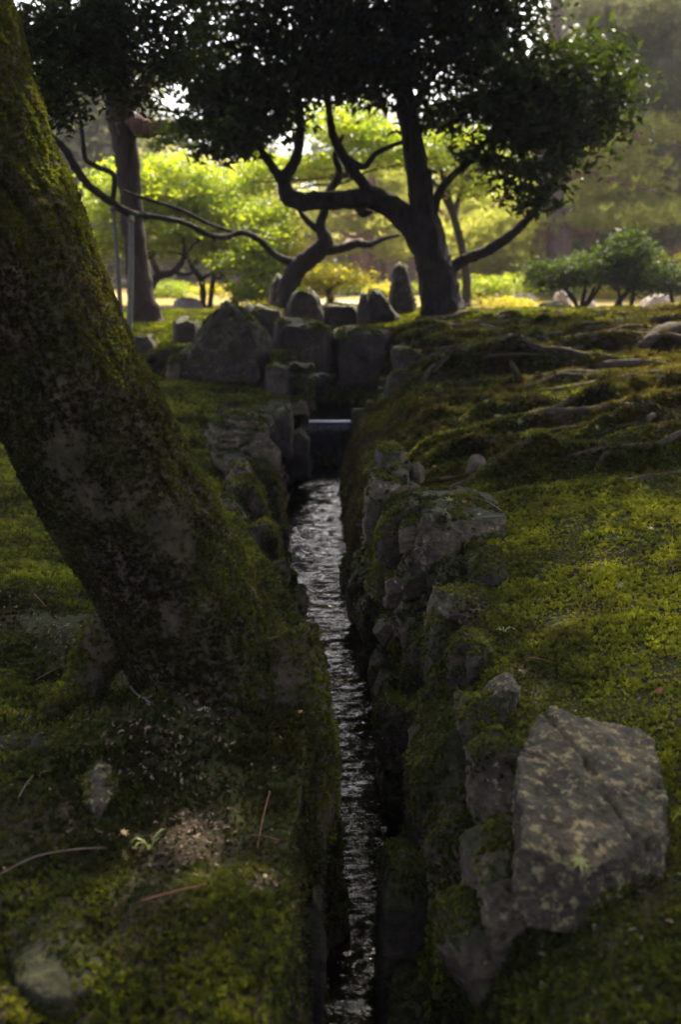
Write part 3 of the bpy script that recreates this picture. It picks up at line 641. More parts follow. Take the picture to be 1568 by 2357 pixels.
# ------------------------------------------------------------------ moss instancing
def tuft_mesh(name, seed, blades, tall):
    r = random.Random(seed); V = []; F = []
    for k in range(blades):
        a = 2 * math.pi * (k + r.random() * .7) / blades; lean = r.uniform(.15, .95); h = r.uniform(.55, 1.0) * tall
        x, y = math.cos(a) * .12, math.sin(a) * .12; tx, ty = math.cos(a) * lean, math.sin(a) * lean
        w = r.uniform(.13, .22); px, py = -math.sin(a) * w, math.cos(a) * w
        mx, my, mz = (x + tx) / 2, (y + ty) / 2, h * .62
        i = len(V); V += [(x, y, -.25), (mx + px, my + py, mz), (tx, ty, h), (mx - px, my - py, mz)]
        F += [(i, i + 1, i + 2), (i, i + 2, i + 3)]
    me = bpy.data.meshes.new(name); me.from_pydata(V, [], F); me.materials.append(M['moss']); return me
def round_mesh(name, seed):
    r = random.Random(seed); V = []; F = []
    for k in range(5):
        a = 2 * math.pi * k / 5 + r.random(); d = r.uniform(.2, .8); cx, cy_, cz = math.cos(a) * d, math.sin(a) * d, r.uniform(.2, .9); R = r.uniform(.32, .5)
        i = len(V); V.append((cx, cy_, cz + .05)); tl = r.uniform(-.4, .4)
        for s in range(6):
            b = s * math.pi / 3; V.append((cx + R * math.cos(b), cy_ + R * math.sin(b), cz + tl * R * math.cos(b) * .8 - .05))
        F += [(i, i + 1 + s, i + 1 + (s + 1) % 6) for s in range(6)]
    me = bpy.data.meshes.new(name); me.from_pydata(V, [], F); me.materials.append(M['moss']); return me
TUFTS = [bpy.data.objects.new('moss_tuft', tuft_mesh('moss_tuft', s, b, t)) for s, b, t in ((1, 9, 1.0), (2, 8, .8), (3, 10, .7), (4, 7, 1.25))]
LONGS = [bpy.data.objects.new('moss_spray', tuft_mesh('moss_spray', s, b, t)) for s, b, t in ((11, 8, 1.7), (12, 9, 1.4))]
ROUNDS = [bpy.data.objects.new('creeper_leaf', round_mesh('creeper_leaf', s)) for s in (21, 22, 23)]
def node_tree_for(protos, name):
    ng = bpy.data.node_groups.new(name, 'GeometryNodeTree')
    ng.interface.new_socket('Geometry', in_out='INPUT', socket_type='NodeSocketGeometry'); ng.interface.new_socket('Geometry', in_out='OUTPUT', socket_type='NodeSocketGeometry')
    n, l = ng.nodes, ng.links; gi = n.new('NodeGroupInput'); go = n.new('NodeGroupOutput')
    jo = n.new('GeometryNodeJoinGeometry')
    for p in reversed(protos):
        oi = n.new('GeometryNodeObjectInfo'); oi.inputs['Object'].default_value = p; oi.inputs['As Instance'].default_value = True; l.new(oi.outputs['Geometry'], jo.inputs[0])
    iop = n.new('GeometryNodeInstanceOnPoints'); iop.inputs['Pick Instance'].default_value = True
    def na(nm, ty):
        a = n.new('GeometryNodeInputNamedAttribute'); a.data_type = ty; a.inputs['Name'].default_value = nm; return a.outputs['Attribute']
    l.new(gi.outputs[0], iop.inputs['Points']); l.new(jo.outputs[0], iop.inputs['Instance'])
    l.new(na('idx', 'INT'), iop.inputs['Instance Index']); l.new(na('rot', 'FLOAT_VECTOR'), iop.inputs['Rotation']); l.new(na('scl', 'FLOAT_VECTOR'), iop.inputs['Scale'])
    l.new(iop.outputs[0], go.inputs[0]); return ng
def litter_mat():
    m, n, l, b, out = newmat('leaf_litter')
    at = n.new('ShaderNodeAttribute'); at.attribute_type = 'INSTANCER'; at.attribute_name = 'tint'
    l.new(ramp(n, l, at.outputs['Fac'], [(0.0, (0.02, 0.013, 0.008)), (0.5, (0.075, 0.045, 0.025)), (0.85, (0.17, 0.12, 0.07)), (1.0, (0.34, 0.26, 0.17))]), b.inputs['Base Color']); b.inputs['Roughness'].default_value = 0.8; return m
M['litter'] = litter_mat()
def flake_mesh(seed):
    r = random.Random(seed); V = []; F = []
    for k in range(2):
        a = r.uniform(0, 6.28); L = r.uniform(.5, 1.2); w = r.uniform(.15, .5); cx, cy_ = r.uniform(-.8, .8), r.uniform(-.8, .8); h = r.uniform(.05, .4)
        c, s_ = math.cos(a), math.sin(a); i = len(V)
        for (x, y, z) in ((-L, 0, h), (0, -w, h + .15), (L, 0, h + r.uniform(-.2, .4)), (0, w, h + .1)): V.append((cx + c * x - s_ * y, cy_ + s_ * x + c * y, z))
        F += [(i, i + 1, i + 2), (i, i + 2, i + 3)]
    me = bpy.data.meshes.new('litter_flake'); me.from_pydata(V, [], F); me.materials.append(M['litter']); return me
FLAKES = [bpy.data.objects.new('litter_flake', flake_mesh(s_)) for s_ in (31, 32, 33, 34)]
NG = {'flake': (node_tree_for(FLAKES, 'litter_flakes'), 4), 'tuft': (node_tree_for(TUFTS, 'moss_tufts'), 4), 'long': (node_tree_for(LONGS, 'moss_sprays'), 2), 'round': (node_tree_for(ROUNDS, 'creeper_leaves'), 3)}
def eul(nz, yaw_rng):
    n = len(nz); r = yaw_rng.normal(size=(n, 3)); x = r - nz * (r * nz).sum(1)[:, None]; x /= np.linalg.norm(x, axis=1)[:, None]; y = np.cross(nz, x)
    ry = np.arcsin(np.clip(-x[:, 2], -1, 1)); rx = np.arctan2(y[:, 2], nz[:, 2]); rz = np.arctan2(x[:, 1], x[:, 0])
    return np.stack([rx, ry, rz], 1)
def scatter(name, pos, nrm, scl, tint, brown, kind, parent=None, seed=1, **props):
    rng = np.random.RandomState(seed); ng, k = NG[kind]; n = len(pos)
    off_ = np.array(parent.matrix_world.translation) if parent is not None else np.zeros(3)
    if parent is not None: off_ = np.array(parent.location)
    me = bpy.data.meshes.new(name); me.vertices.add(n); me.vertices.foreach_set('co', (pos - off_).astype(np.float32).ravel())
    nn = nrm + rng.normal(size=nrm.shape) * .22; nn /= np.linalg.norm(nn, axis=1)[:, None]
    for nm, ty, val in (('rot', 'FLOAT_VECTOR', eul(nn, rng)), ('scl', 'FLOAT_VECTOR', np.repeat(scl[:, None], 3, 1)), ('tint', 'FLOAT', tint), ('brown', 'FLOAT', brown)):
        a = me.attributes.new(nm, ty, 'POINT'); a.data.foreach_set('vector' if ty == 'FLOAT_VECTOR' else 'value', np.asarray(val, np.float32).ravel())
    a = me.attributes.new('idx', 'INT', 'POINT'); a.data.foreach_set('value', rng.randint(0, k, n).astype(np.int32))
    o = link(name, me, None, parent, kind='stuff', **props); md = o.modifiers.new('tufts', 'NODES'); md.node_group = ng
    return o
def sample(V, T, dens, rng, Nv=None):
    a, b, c = V[T[:, 0]], V[T[:, 1]], V[T[:, 2]]; cr = np.cross(b - a, c - a); ar = np.linalg.norm(cr, axis=1) / 2
    cen = (a + b + c) / 3; w = ar * dens(cen); ne = w.sum(); cnt = rng.poisson(w); k = np.repeat(np.arange(len(T)), cnt)
    r1 = np.sqrt(rng.uniform(size=len(k)))[:, None]; r2 = rng.uniform(size=len(k))[:, None]
    p = a[k] * (1 - r1) + b[k] * r1 * (1 - r2) + c[k] * r1 * r2
    nn = cr[k] / np.maximum(np.linalg.norm(cr[k], axis=1), 1e-12)[:, None]
    return p, nn
def in_view(p, m=420):
    u, v, d = uv_of(p); return (d > .25) & (u > -m) & (u < 1568 + m) & (v > -300) & (v < 2357 + m)

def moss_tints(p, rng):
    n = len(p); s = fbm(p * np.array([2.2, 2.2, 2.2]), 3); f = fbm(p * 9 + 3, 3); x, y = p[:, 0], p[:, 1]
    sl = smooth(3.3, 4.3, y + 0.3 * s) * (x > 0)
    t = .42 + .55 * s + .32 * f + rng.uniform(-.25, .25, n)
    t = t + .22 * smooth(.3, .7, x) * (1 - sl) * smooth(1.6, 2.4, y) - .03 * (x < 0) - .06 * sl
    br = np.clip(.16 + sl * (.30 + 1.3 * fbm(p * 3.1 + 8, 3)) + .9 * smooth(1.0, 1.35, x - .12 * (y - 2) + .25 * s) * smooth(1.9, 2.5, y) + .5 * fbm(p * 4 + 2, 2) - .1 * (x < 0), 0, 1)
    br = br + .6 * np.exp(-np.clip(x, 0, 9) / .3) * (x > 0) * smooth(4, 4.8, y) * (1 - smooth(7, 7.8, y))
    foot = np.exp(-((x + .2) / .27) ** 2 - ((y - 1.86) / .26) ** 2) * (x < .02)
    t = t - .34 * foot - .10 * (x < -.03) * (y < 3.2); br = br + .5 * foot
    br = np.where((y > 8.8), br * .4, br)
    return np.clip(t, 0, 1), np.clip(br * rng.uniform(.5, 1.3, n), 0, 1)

# ------------------------------------------------------------------ moss carpet on the ground
rng = np.random.RandomState(11)
TT = np.concatenate([TF[:, [0, 1, 2]], TF[:, [0, 2, 3]]])
tc_ = TV[TT].mean(1)
TT = TT[(tc_[:, 1] > .7) & (tc_[:, 1] < 13) & (np.abs(tc_[:, 0]) < 9) & in_view(tc_)]
ROCK_BVH = []
def tuft_size(d): return 0.0062 + 0.0019 * d
def dens_ground(c):
    d = np.linalg.norm(c - np.array([0, 0, 1.5]), axis=1); s = tuft_size(d)
    k = 1.35 / s ** 2
    bare = fbm(c * 2.6 + 31, 3)
    left = (c[:, 0] < -.03) & (c[:, 1] < 2.6)
    k = k * np.where(left, np.clip(1.0 + bare * 2.6 + (c[:, 1] < 1.62) * .8, .10, 1), np.clip(1.25 + bare * 1.6, .35, 1))
    for (u_, v_, rad_) in ((455, 1880, .05), (430, 1920, .05), (610, 2010, .04), (240, 1560, .10), (300, 1500, .06), (180, 1480, .07), (470, 1700, .06)):
        q_ = G(u_, v_, .55); k = k * (1 - .9 * np.exp(-((c[:, 0] - q_.x) ** 2 + (c[:, 1] - q_.y) ** 2) / rad_ ** 2))
    k = k * ((c[:, 2] > .05) | (c[:, 1] > 7.4)) * (c[:, 1] < 12.6)
    k = np.where(c[:, 1] > 7.4, k * (c[:, 2] > .42), k)
    return k
mp, mn = sample(TV, TT, dens_ground, rng); mn[mn[:, 2] < 0] *= -1
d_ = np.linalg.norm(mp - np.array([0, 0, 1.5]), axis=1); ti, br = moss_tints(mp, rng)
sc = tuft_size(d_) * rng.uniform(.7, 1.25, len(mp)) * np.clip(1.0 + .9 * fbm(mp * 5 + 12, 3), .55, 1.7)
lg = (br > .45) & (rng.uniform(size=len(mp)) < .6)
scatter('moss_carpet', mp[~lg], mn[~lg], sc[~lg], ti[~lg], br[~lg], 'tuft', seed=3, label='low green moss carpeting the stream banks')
scatter('brown_moss', mp[lg], mn[lg], sc[lg], ti[lg], br[lg], 'long', seed=4, label='longer brown and olive moss on the root slope')
print('ground moss', len(mp))
def dens_litter(c):
    k = np.zeros(len(c))
    for (u_, v_, rad_, a_) in ((455, 1880, .05, 1), (430, 1920, .05, 1), (610, 2010, .04, 1), (240, 1560, .14, .9), (300, 1500, .08, .9), (180, 1480, .10, .8), (470, 1700, .08, .8), (100, 1700, .14, .4), (350, 1750, .15, .35)):
        q_ = G(u_, v_, .55); k = np.maximum(k, a_ * np.exp(-((c[:, 0] - q_.x) ** 2 + (c[:, 1] - q_.y) ** 2) / rad_ ** 2))
    return 8000 * k + 500 * (c[:, 1] < 5) * (c[:, 2] > .3) * np.clip(.6 + 2 * fbm(c * 1.7 + 3, 2), 0, 1)
fp, fn = sample(TV, TT, dens_litter, rng); fn[fn[:, 2] < 0] *= -1
scatter('leaf_litter', fp + fn * .006, fn, rng.uniform(.0025, .0075, len(fp)), rng.beta(1.6, 2.2, len(fp)), np.zeros(len(fp)), 'flake', seed=6, label='dry brown litter and bud scales on soil and moss')
# small round-leaved creepers on the channel walls
def wallmask(c):
    u, v, d = uv_of(c); k = np.zeros(len(c))
    for (cu, cv, ru, rv) in ((1005, 2060, 70, 190), (960, 2250, 70, 110), (785, 1140, 32, 75), (840, 1350, 40, 70), (880, 1250, 40, 50), (820, 900, 90, 40), (560, 950, 10, 10)):
        k = np.maximum(k, (((u - cu) / ru) ** 2 + ((v - cv) / rv) ** 2 < 1) * 1.0)
    s = .010 + .002 * d
    return k * .5 / s ** 2 * (c[:, 2] > .08)
cp, cn = sample(TV, TT, wallmask, rng); cn[cn[:, 2] < 0] *= -1; cn = cn + np.array([0, -.3, .5]); cn /= np.linalg.norm(cn, axis=1)[:, None]
dd = np.linalg.norm(cp - np.array([0, 0, 1.5]), axis=1)
scatter('creeping_plant', cp + cn * .006, cn, (.010 + .0022 * dd) * rng.uniform(.7, 1.3, len(cp)), np.clip(rng.uniform(.2, .75, len(cp)), 0, 1), np.zeros(len(cp)), 'round', seed=5, label='small round-leaved creeper hanging on the channel walls')

def moss_on(o, thr, seed, bias=(0, 0, 1), dense=1.0, lo=.0, name='moss', tint0=.4, brown0=.15):
    me = o.data; n = len(me.vertices); V = np.zeros(n * 3, np.float32); me.vertices.foreach_get('co', V); V = V.reshape(-1, 3).astype(float) + np.array(o.location)
    me.calc_loop_triangles(); T = np.zeros(len(me.loop_triangles) * 3, np.int32); me.loop_triangles.foreach_get('vertices', T); T = T.reshape(-1, 3)
    r = np.random.RandomState(seed); bz = np.array(bias)
    a, b, c = V[T[:, 0]], V[T[:, 1]], V[T[:, 2]]; cr = np.cross(b - a, c - a); nz = (cr @ bz) / np.maximum(np.linalg.norm(cr, axis=1), 1e-12)
    def dens(cn_):
        d = np.linalg.norm(cn_ - np.array([0, 0, 1.5]), axis=1); s = tuft_size(d) * .85
        m = nz * .55 + fbm(cn_ * 7 + seed, 3) * .8; on = (m > thr)
        if o.location.y < 5:
            gz = np.array([ground_z(q_[0], q_[1]) for q_ in cn_]); on = on | ((cn_[:, 2] - gz) < .018 + .03 * fbm(cn_ * 14 + seed, 3))
        return dense / s ** 2 * on * (cn_[:, 2] > .06)
    p, nn = sample(V, T, dens, r)
    if len(p) < 20: return
    d = np.linalg.norm(p - np.array([0, 0, 1.5]), axis=1)
    t = np.clip(tint0 + .5 * fbm(p * 5, 3) + r.uniform(-.25, .25, len(p)), 0, 1); b_ = np.clip(brown0 + .8 * fbm(p * 3 + 5, 2) + r.uniform(-.15, .15, len(p)), 0, 1)
    scatter(name, p, nn, tuft_size(d) * .75 * r.uniform(.6, 1.2, len(p)), t, b_, 'tuft', parent=o, seed=seed)
for k, o in enumerate(ROCKS):
    mt = o.data.materials[0].name
    if mt == 'mossy_stone': moss_on(o, .05 if o.name[:4] != 'wall' else .16, 100 + k, dense=1.6, tint0=.3)
    elif mt == 'lichen_stone': moss_on(o, 2.0, 100 + k, dense=1.4, tint0=.4)
    elif mt in ('grey_stone', 'dark_wet_stone', 'old_stone', 'tan_stone') and o.location.y < 11: moss_on(o, .5 if o.location.y > 3 else .3, 100 + k, dense=1.4, tint0=.3)

# ------------------------------------------------------------------ leaning mossy tree in the left foreground
base = Vector(P(545, 1700, 2.12)); base.z = ground_z(base.x - .1, base.y) - .05
lt = thing('leaning_tree', 'thick moss-covered tree leaning left beside the stream', 'tree', base)
spec = [(600, 2420, 190, 2.1), (592, 2150, 215, 2.06), (578, 1900, 206, 2.06), (545, 1680, 196, 2.08), (438, 1420, 186, 2.1), (315, 1180, 182, 2.12), (160, 900, 180, 2.15), (15, 560, 176, 2.2), (-85, 250, 166, 2.25), (-155, 0, 156, 2.3), (-240, -380, 140, 2.4), (-330, -760, 120, 2.5)]
V, F = tube_px(spec, 2.1, sides=130, sub=26, lump=.085, seed=2.2, freq=5.0)
_ax = np.array([tuple(P(a_[0], a_[1], a_[3])) for a_ in spec]); _o = V - _ax[np.linalg.norm(V[:, None] - _ax[None], axis=2).argmin(1)]; _o[:, 2] *= .3; _o /= np.maximum(np.linalg.norm(_o, axis=1), 1e-6)[:, None]
_lean = V.copy(); _lean[:, 0] += .57 * V[:, 2]
V = V + _o * (fbm(_lean * np.array([24, 24, 5.0]), 3) * .008 - np.clip(.12 - np.abs(fbm(_lean * np.array([12, 12, 2.6]) + 4, 3)), 0, 1) * .07 + fbm(V * 60, 2) * .0025)[:, None]
# swelling roots at the foot
q = V.copy(); k = smooth(.75, .35, V[:, 2]); ax = np.array(P(560, 1750, 2.07)); ang = np.arctan2(V[:, 1] - ax[1], V[:, 0] - ax[0])
V[:, 0] += (V[:, 0] - ax[0]) * k * .13 * np.cos(ang * 4 + 1.0); V[:, 1] += (V[:, 1] - ax[1]) * k * .13 * np.cos(ang * 4 + 1.0)
trunk = add_tube('trunk', lt, (V, F), M['bark_near'])
T3 = tri_fix(F)
def trunk_moss():
    r = np.random.RandomState(77); a, b, c = V[T3[:, 0]], V[T3[:, 1]], V[T3[:, 2]]; cr = np.cross(b - a, c - a); N_ = cr / np.maximum(np.linalg.norm(cr, axis=1), 1e-12)[:, None]
    def dens(cn_):
        u, v, d = uv_of(cn_); m = fbm(cn_ * np.array([6, 6, 4.0]) + 2, 4)
        patch = np.zeros(len(cn_))
        for (cu, cv, ru, rv) in ((150, 1050, 55, 70), (190, 1130, 45, 40), (380, 1215, 55, 60), (300, 1150, 26, 26), (400, 1420, 25, 45), (250, 1180, 60, 30), (420, 1250, 30, 40), (440, 1640, 30, 25), (700, 1800, 25, 90)):
            patch = np.maximum(patch, np.exp(-(((u - cu) / ru) ** 2 + ((v - cv) / rv) ** 2)))
        s = .0058
        return .85 / s ** 2 * 1.35 * np.clip(1.25 + .9 * m - 1.9 * patch, .08, 1) * (cn_[:, 2] > .05) * (cn_[:, 2] < 2.4) * in_view(cn_, 250)
    p, nn = sample(V, T3, dens, r); ctr = (cr @ np.array([0, 0, 1.0]))
    # outward normals
    axp = np.array([tuple(P(s[0], s[1], s[3])) for s in spec]); dm = np.linalg.norm(p[:, None] - axp[None], axis=2).argmin(1)
    o_ = p - axp[dm]; nn *= np.sign((o_ * nn).sum(1))[:, None]
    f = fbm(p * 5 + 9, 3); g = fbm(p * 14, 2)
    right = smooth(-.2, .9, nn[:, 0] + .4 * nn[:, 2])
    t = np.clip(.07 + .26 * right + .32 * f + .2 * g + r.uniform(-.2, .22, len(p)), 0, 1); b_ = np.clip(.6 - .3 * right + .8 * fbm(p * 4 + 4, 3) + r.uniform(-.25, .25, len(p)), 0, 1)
    nn = nn + np.array([0, 0, .25]); nn /= np.linalg.norm(nn, axis=1)[:, None]
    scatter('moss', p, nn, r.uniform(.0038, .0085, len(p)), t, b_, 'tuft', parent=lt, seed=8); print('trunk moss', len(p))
trunk_moss()
for (sp_, sd_) in (([(610, 1480, 95, 2.12), (672, 1680, 78, 2.04), (690, 1860, 66, 1.93), (676, 2010, 52, 1.8), (655, 2150, 36, 1.68), (640, 2260, 16, 1.6)], 5), ([(500, 1600, 90, 2.02), (535, 1740, 70, 1.9), (520, 1850, 52, 1.8), (455, 1925, 38, 1.72), (360, 1960, 26, 1.69), (270, 1975, 10, 1.68)], 9), ([(300, 1420, 70, 2.1), (230, 1500, 50, 2.08), (170, 1560, 34, 2.05), (90, 1600, 16, 2.02)], 13)):
    pts = []; rad = []
    for (u, v, rp, Y) in sp_:
        p_ = P(u, v, Y); r_ = (1.4 if sd_ == 5 else 1.2) * rp * Y / FPX; gz = ground_z(p_.x, p_.y); 
        if len(pts) > 1: p_.z = min(p_.z, gz + r_ * .22)
        pts.append(p_); rad.append(r_)
    Vr, Fr = tube(pts, rad, sides=40, sub=14, lump=.14, seed=sd_, freq=9); add_tube('root', lt, (Vr, Fr), M['bark_near']); Tr = tri_fix(Fr)
    rg_ = np.random.RandomState(sd_)
    def dr(c):
        return 1.2 / .0085 ** 2 * np.clip(.8 + 1.3 * fbm(c * 7 + 3, 3), .05, 1) * (c[:, 2] > .3)
    p_, n_ = sample(Vr, Tr, dr, rg_); axp = np.array([tuple(q) for q in pts]); o_ = p_ - axp[np.linalg.norm(p_[:, None] - axp[None], axis=2).argmin(1)]; n_ *= np.sign((o_ * n_).sum(1))[:, None]; n_ = n_ + np.array([0, 0, .3]); n_ /= np.linalg.norm(n_, axis=1)[:, None]
    scatter('moss', p_, n_, rg_.uniform(.006, .0115, len(p_)), np.clip(.28 + .5 * fbm(p_ * 6, 3) + rg_.uniform(-.2, .2, len(p_)), 0, 1), np.clip(.2 + .8 * fbm(p_ * 5 + 4, 2), 0, 1), 'tuft', parent=lt, seed=sd_)
# unseen limbs added out of frame to carry the sun-blocking canopy
top = P(-330, -760, 2.5); rr = np.random.RandomState(5)
LIMB_ENDS = []
for tgt_, mid in (((2.2, 5.2, 5.2), (0.2, 3.6, 4.4)), ((-1.8, 6.5, 4.6), (-1.6, 4.4, 4.0)), ((1.8, 1.4, 5.6), (-.1, 1.8, 4.6)), ((4.2, 3.2, 5.4), (1.6, 2.8, 4.9)), ((-2.6, 0.5, 5.0), (-1.9, 1.4, 4.2)), ((-.9, 5.6, 3.6), (-1.35, 4.0, 3.3))):
    tg = Vector(tgt_); md = Vector(mid)
    add_tube('limb', lt, tube([top + Vector((0, 0, -.15)), top.lerp(md, .5) + Vector((0, 0, .1)), md, md.lerp(tg, .5) + Vector((.1, .1, .15)), tg], [.085, .07, .055, .04, .02], sides=9, lump=.1, seed=tgt_[0]), M['bark_dark'])
def shade_canopy():
    r = np.random.RandomState(21); C = []
    gaps = [(1.0, 3.1, .65, .35, .75), (1.5, 3.6, .68, .3, .6), (-.25, 1.7, .55, .1, 1), (.55, 2.3, .62, .2, .5), (.8, 2.7, .63, .3, .6), (1.3, 2.6, .65, .25, .5), (.9, 4.6, .75, .4, .6), (2.0, 4.9, .85, .5, .6), (1.5, 5.6, .9, .5, .7), (.6, 5.4, .7, .35, .5), (2.6, 6.2, .95, .5, .6), (-.75, 5.0, .5, .25, .6)]  # gaps shaped so sun patches fall on chosen ground spots
    gaps = [(x + SUNV.x * (5 - z) / SUNV.z, y + SUNV.y * (5 - z) / SUNV.z, rd, w) for x, y, z, rd, w in gaps]
    while len(C) < 1500:
        x, y, z = r.uniform(-2.6, 5.2), r.uniform(4.2, 9.6), r.uniform(4.0, 6.0)
        if (z - 1.5) / y < .36: continue
        if -.3 < x < .5 and y < 5.8: continue
        k = (5 - z) / SUNV.z; xs_, ys_ = x + SUNV.x * k, y + SUNV.y * k
        gap = max(w_ * math.exp(-(((xs_ - gx) ** 2 + (ys_ - gy) ** 2) / (rd + .1) ** 2) ** 2) for gx, gy, rd, w_ in gaps)
        if r.uniform() < gap: continue
        C.append((x, y, z))
    while len(C) < 1660:
        x, y, z = r.uniform(-3.6, -.1), r.uniform(-.5, 4.2), r.uniform(3.5, 5.4)
        if (z - 1.5) / max(y, .4) < .45: continue
        C.append((x, y, z))
    L = clusters(C, 50, (.26, .26, .14), r)
    return leaves(L, .085, r, flat=.5, aspect=.55)
Vc, Fc = shade_canopy(); child('crown', Vc, Fc, M['leaf_dark'], lt, False, kind='stuff')  # unseen foliage added overhead to block sun and sky from the foreground
# the spray of leaves hanging into the upper left corner
r = np.random.RandomState(31)
pts_ = px_cloud([(150, 60, 110, 80, 6.2, .6), (250, 30, 120, 60, 6.4, .6), (180, 170, 110, 60, 6.1, .5), (290, 190, 70, 40, 6.4, .5), (90, 200, 60, 70, 5.8, .4), (420, 30, 70, 60, 6.6, .4), (330, 235, 60, 25, 6.4, .4), (330, 60, 60, 40, 6.4, .5), (60, 90, 70, 80, 6.0, .5), (240, 110, 110, 60, 6.3, .5), (380, 130, 60, 60, 6.5, .4), (130, 260, 60, 40, 6.0, .4)], r, 360)
Vh, Fh = leaves(clusters(pts_, 26, (.085, .1, .05), r), .05, r, flat=.3, aspect=.5); child('hanging_foliage', Vh, Fh, M['leaf_dark'], lt, False, kind='stuff')
for sp in ([(-60, -60, 9, 5.6), (60, 60, 7, 5.9), (170, 130, 5, 6.1), (300, 185, 3, 6.3)], [(60, 60, 5, 5.9), (90, 160, 4, 5.9), (110, 230, 2, 5.9)], [(150, 110, 4, 6.0), (260, 60, 3, 6.3), (400, 30, 2, 6.5)]):
    add_tube('branch', lt, tube_px(sp, 6, sides=6, sub=5, lump=.1), M['bark_dark'])

# ------------------------------------------------------------------ evergreen tree in the middle
eb = P(1022, 742, 9.5); eb.z = ground_z(eb.x, eb.y)
et = thing('evergreen_tree', 'dark broadleaf evergreen with forked trunk and spreading limbs above the roots', 'tree', eb)
add_tube('trunk', et, tube_px([(1026, 775, 66), (1022, 742, 56), (1014, 690, 47), (1003, 630, 42), (990, 575, 38), (975, 490, 29), (962, 410, 26), (950, 330, 23), (936, 250, 21), (925, 150, 18), (920, 40, 15), (915, -160, 9)], 9.5, sides=36, sub=12, lump=.2, seed=1.3, ridge=.07), M['bark_dark'])
LIMBS = [
 [(990, 585, 34), (955, 525, 31), (908, 480, 27), (860, 457, 24), (800, 459, 20), (740, 461, 20), (690, 464, 21), (660, 448, 18), (656, 412, 14), (680, 368, 12), (690, 318, 11), (690, 255, 9), (676, 170, 6)],
 [(665, 445, 14), (640, 402, 11), (614, 365, 9), (588, 328, 7), (552, 280, 5), (500, 230, 3)],
 [(853, 455, 15), (838, 425, 13), (812, 392, 12), (786, 350, 11), (766, 308, 9), (756, 248, 7), (742, 180, 4)],
 [(990, 545, 12), (1000, 478, 11), (1020, 430, 9), (1060, 388, 8), (1102, 343, 7), (1160, 285, 5), (1230, 230, 3)],
 [(1022, 630, 17), (1062, 602, 13), (1120, 578, 12), (1172, 545, 11), (1212, 508, 9), (1240, 474, 8), (1256, 438, 7), (1285, 395, 5), (1330, 330, 3)],
 [(838, 482, 26), (835, 492, 16), (832, 500, 5)],
 [(800, 366, 9), (838, 384, 7), (868, 352, 6), (930, 325, 4)],
 [(968, 420, 20), (984, 402, 12), (990, 388, 4)],
 [(940, 270, 11), (985, 190, 8), (1050, 110, 6), (1120, 40, 4)],
 [(930, 200, 9), (870, 120, 7), (800, 60, 5), (700, 20, 3)],
 [(690, 262, 7), (640, 190, 5), (560, 120, 4), (470, 80, 2)],
]
for k, sp in enumerate(LIMBS):
    add_tube('limb', et, tube_px(sp, 9.5, sides=14, sub=9, lump=.24, seed=k * 1.7), M['bark_dark'])
r = np.random.RandomState(41)
E = [(470, 190, 110, 140, 9.6, .9), (560, 250, 100, 110, 9.4, .8), (520, 330, 70, 45, 9.4, .5), (640, 200, 120, 100, 9.6, .9), (760, 110, 190, 110, 9.8, 1.2), (950, 120, 170, 110, 9.6, 1.2), (1130, 150, 170, 120, 9.5, 1.1), (1250, 240, 130, 110, 9.3, .9), (1340, 160, 110, 75, 9.4, .7), (1420, 230, 55, 40, 9.3, .4), (1390, 120, 60, 40, 9.4, .4), (1355, 290, 70, 40, 9.3, .4), (1190, 330, 110, 90, 9.4, .8), (1300, 350, 90, 65, 9.2, .6), (1225, 430, 90, 50, 9.2, .4), (1190, 455, 40, 25, 9.1, .3), (1040, 250, 100, 70, 9.9, .8), (860, 190, 110, 60, 9.9, .9),
     (600, 0, 200, 110, 9.6, 1.0), (850, -40, 260, 120, 9.5, 1.3), (1100, -20, 200, 110, 9.5, 1.2), (700, -160, 300, 110, 9.5, 1.2), (1050, -180, 300, 120, 9.5, 1.4)]
Cc = px_cloud(E, r, 1350)
_lim = np.array([tuple(P(q[0], q[1], 9.5)) for sp in LIMBS for q in sp[2:]] + [tuple(P(940, v_, 9.5)) for v_ in (320, 240, 150, 60, -40)])
TV_, TF_ = [], []
for c in Cc[::3]:
    a = _lim[np.linalg.norm(_lim - c, axis=1).argmin()]; L_ = np.linalg.norm(c - a)
    if L_ > 1.6: continue
    m_ = (a + c) / 2 + r.normal(size=3) * .08 * L_
    v_, f_ = tube([a, m_, c], [.006 + .008 * L_, .007, .003], sides=4, sub=3, lump=0); f_ = tri_fix(f_); TF_.append(f_ + sum(len(q) for q in TV_)); TV_.append(v_)
child('twigs', np.concatenate(TV_), np.concatenate(TF_), M['bark_dark'], et, True, kind='stuff')
Vl, Fl = leaves(clusters(Cc, 34, (.13, .14, .05), r), .085 * np.repeat(r.uniform(.55, 1.4, len(Cc)), 34), r, flat=.2, aspect=.46, droop=.5)
child('crown', Vl, Fl, M['leaf_dark'], et, False, kind='stuff')
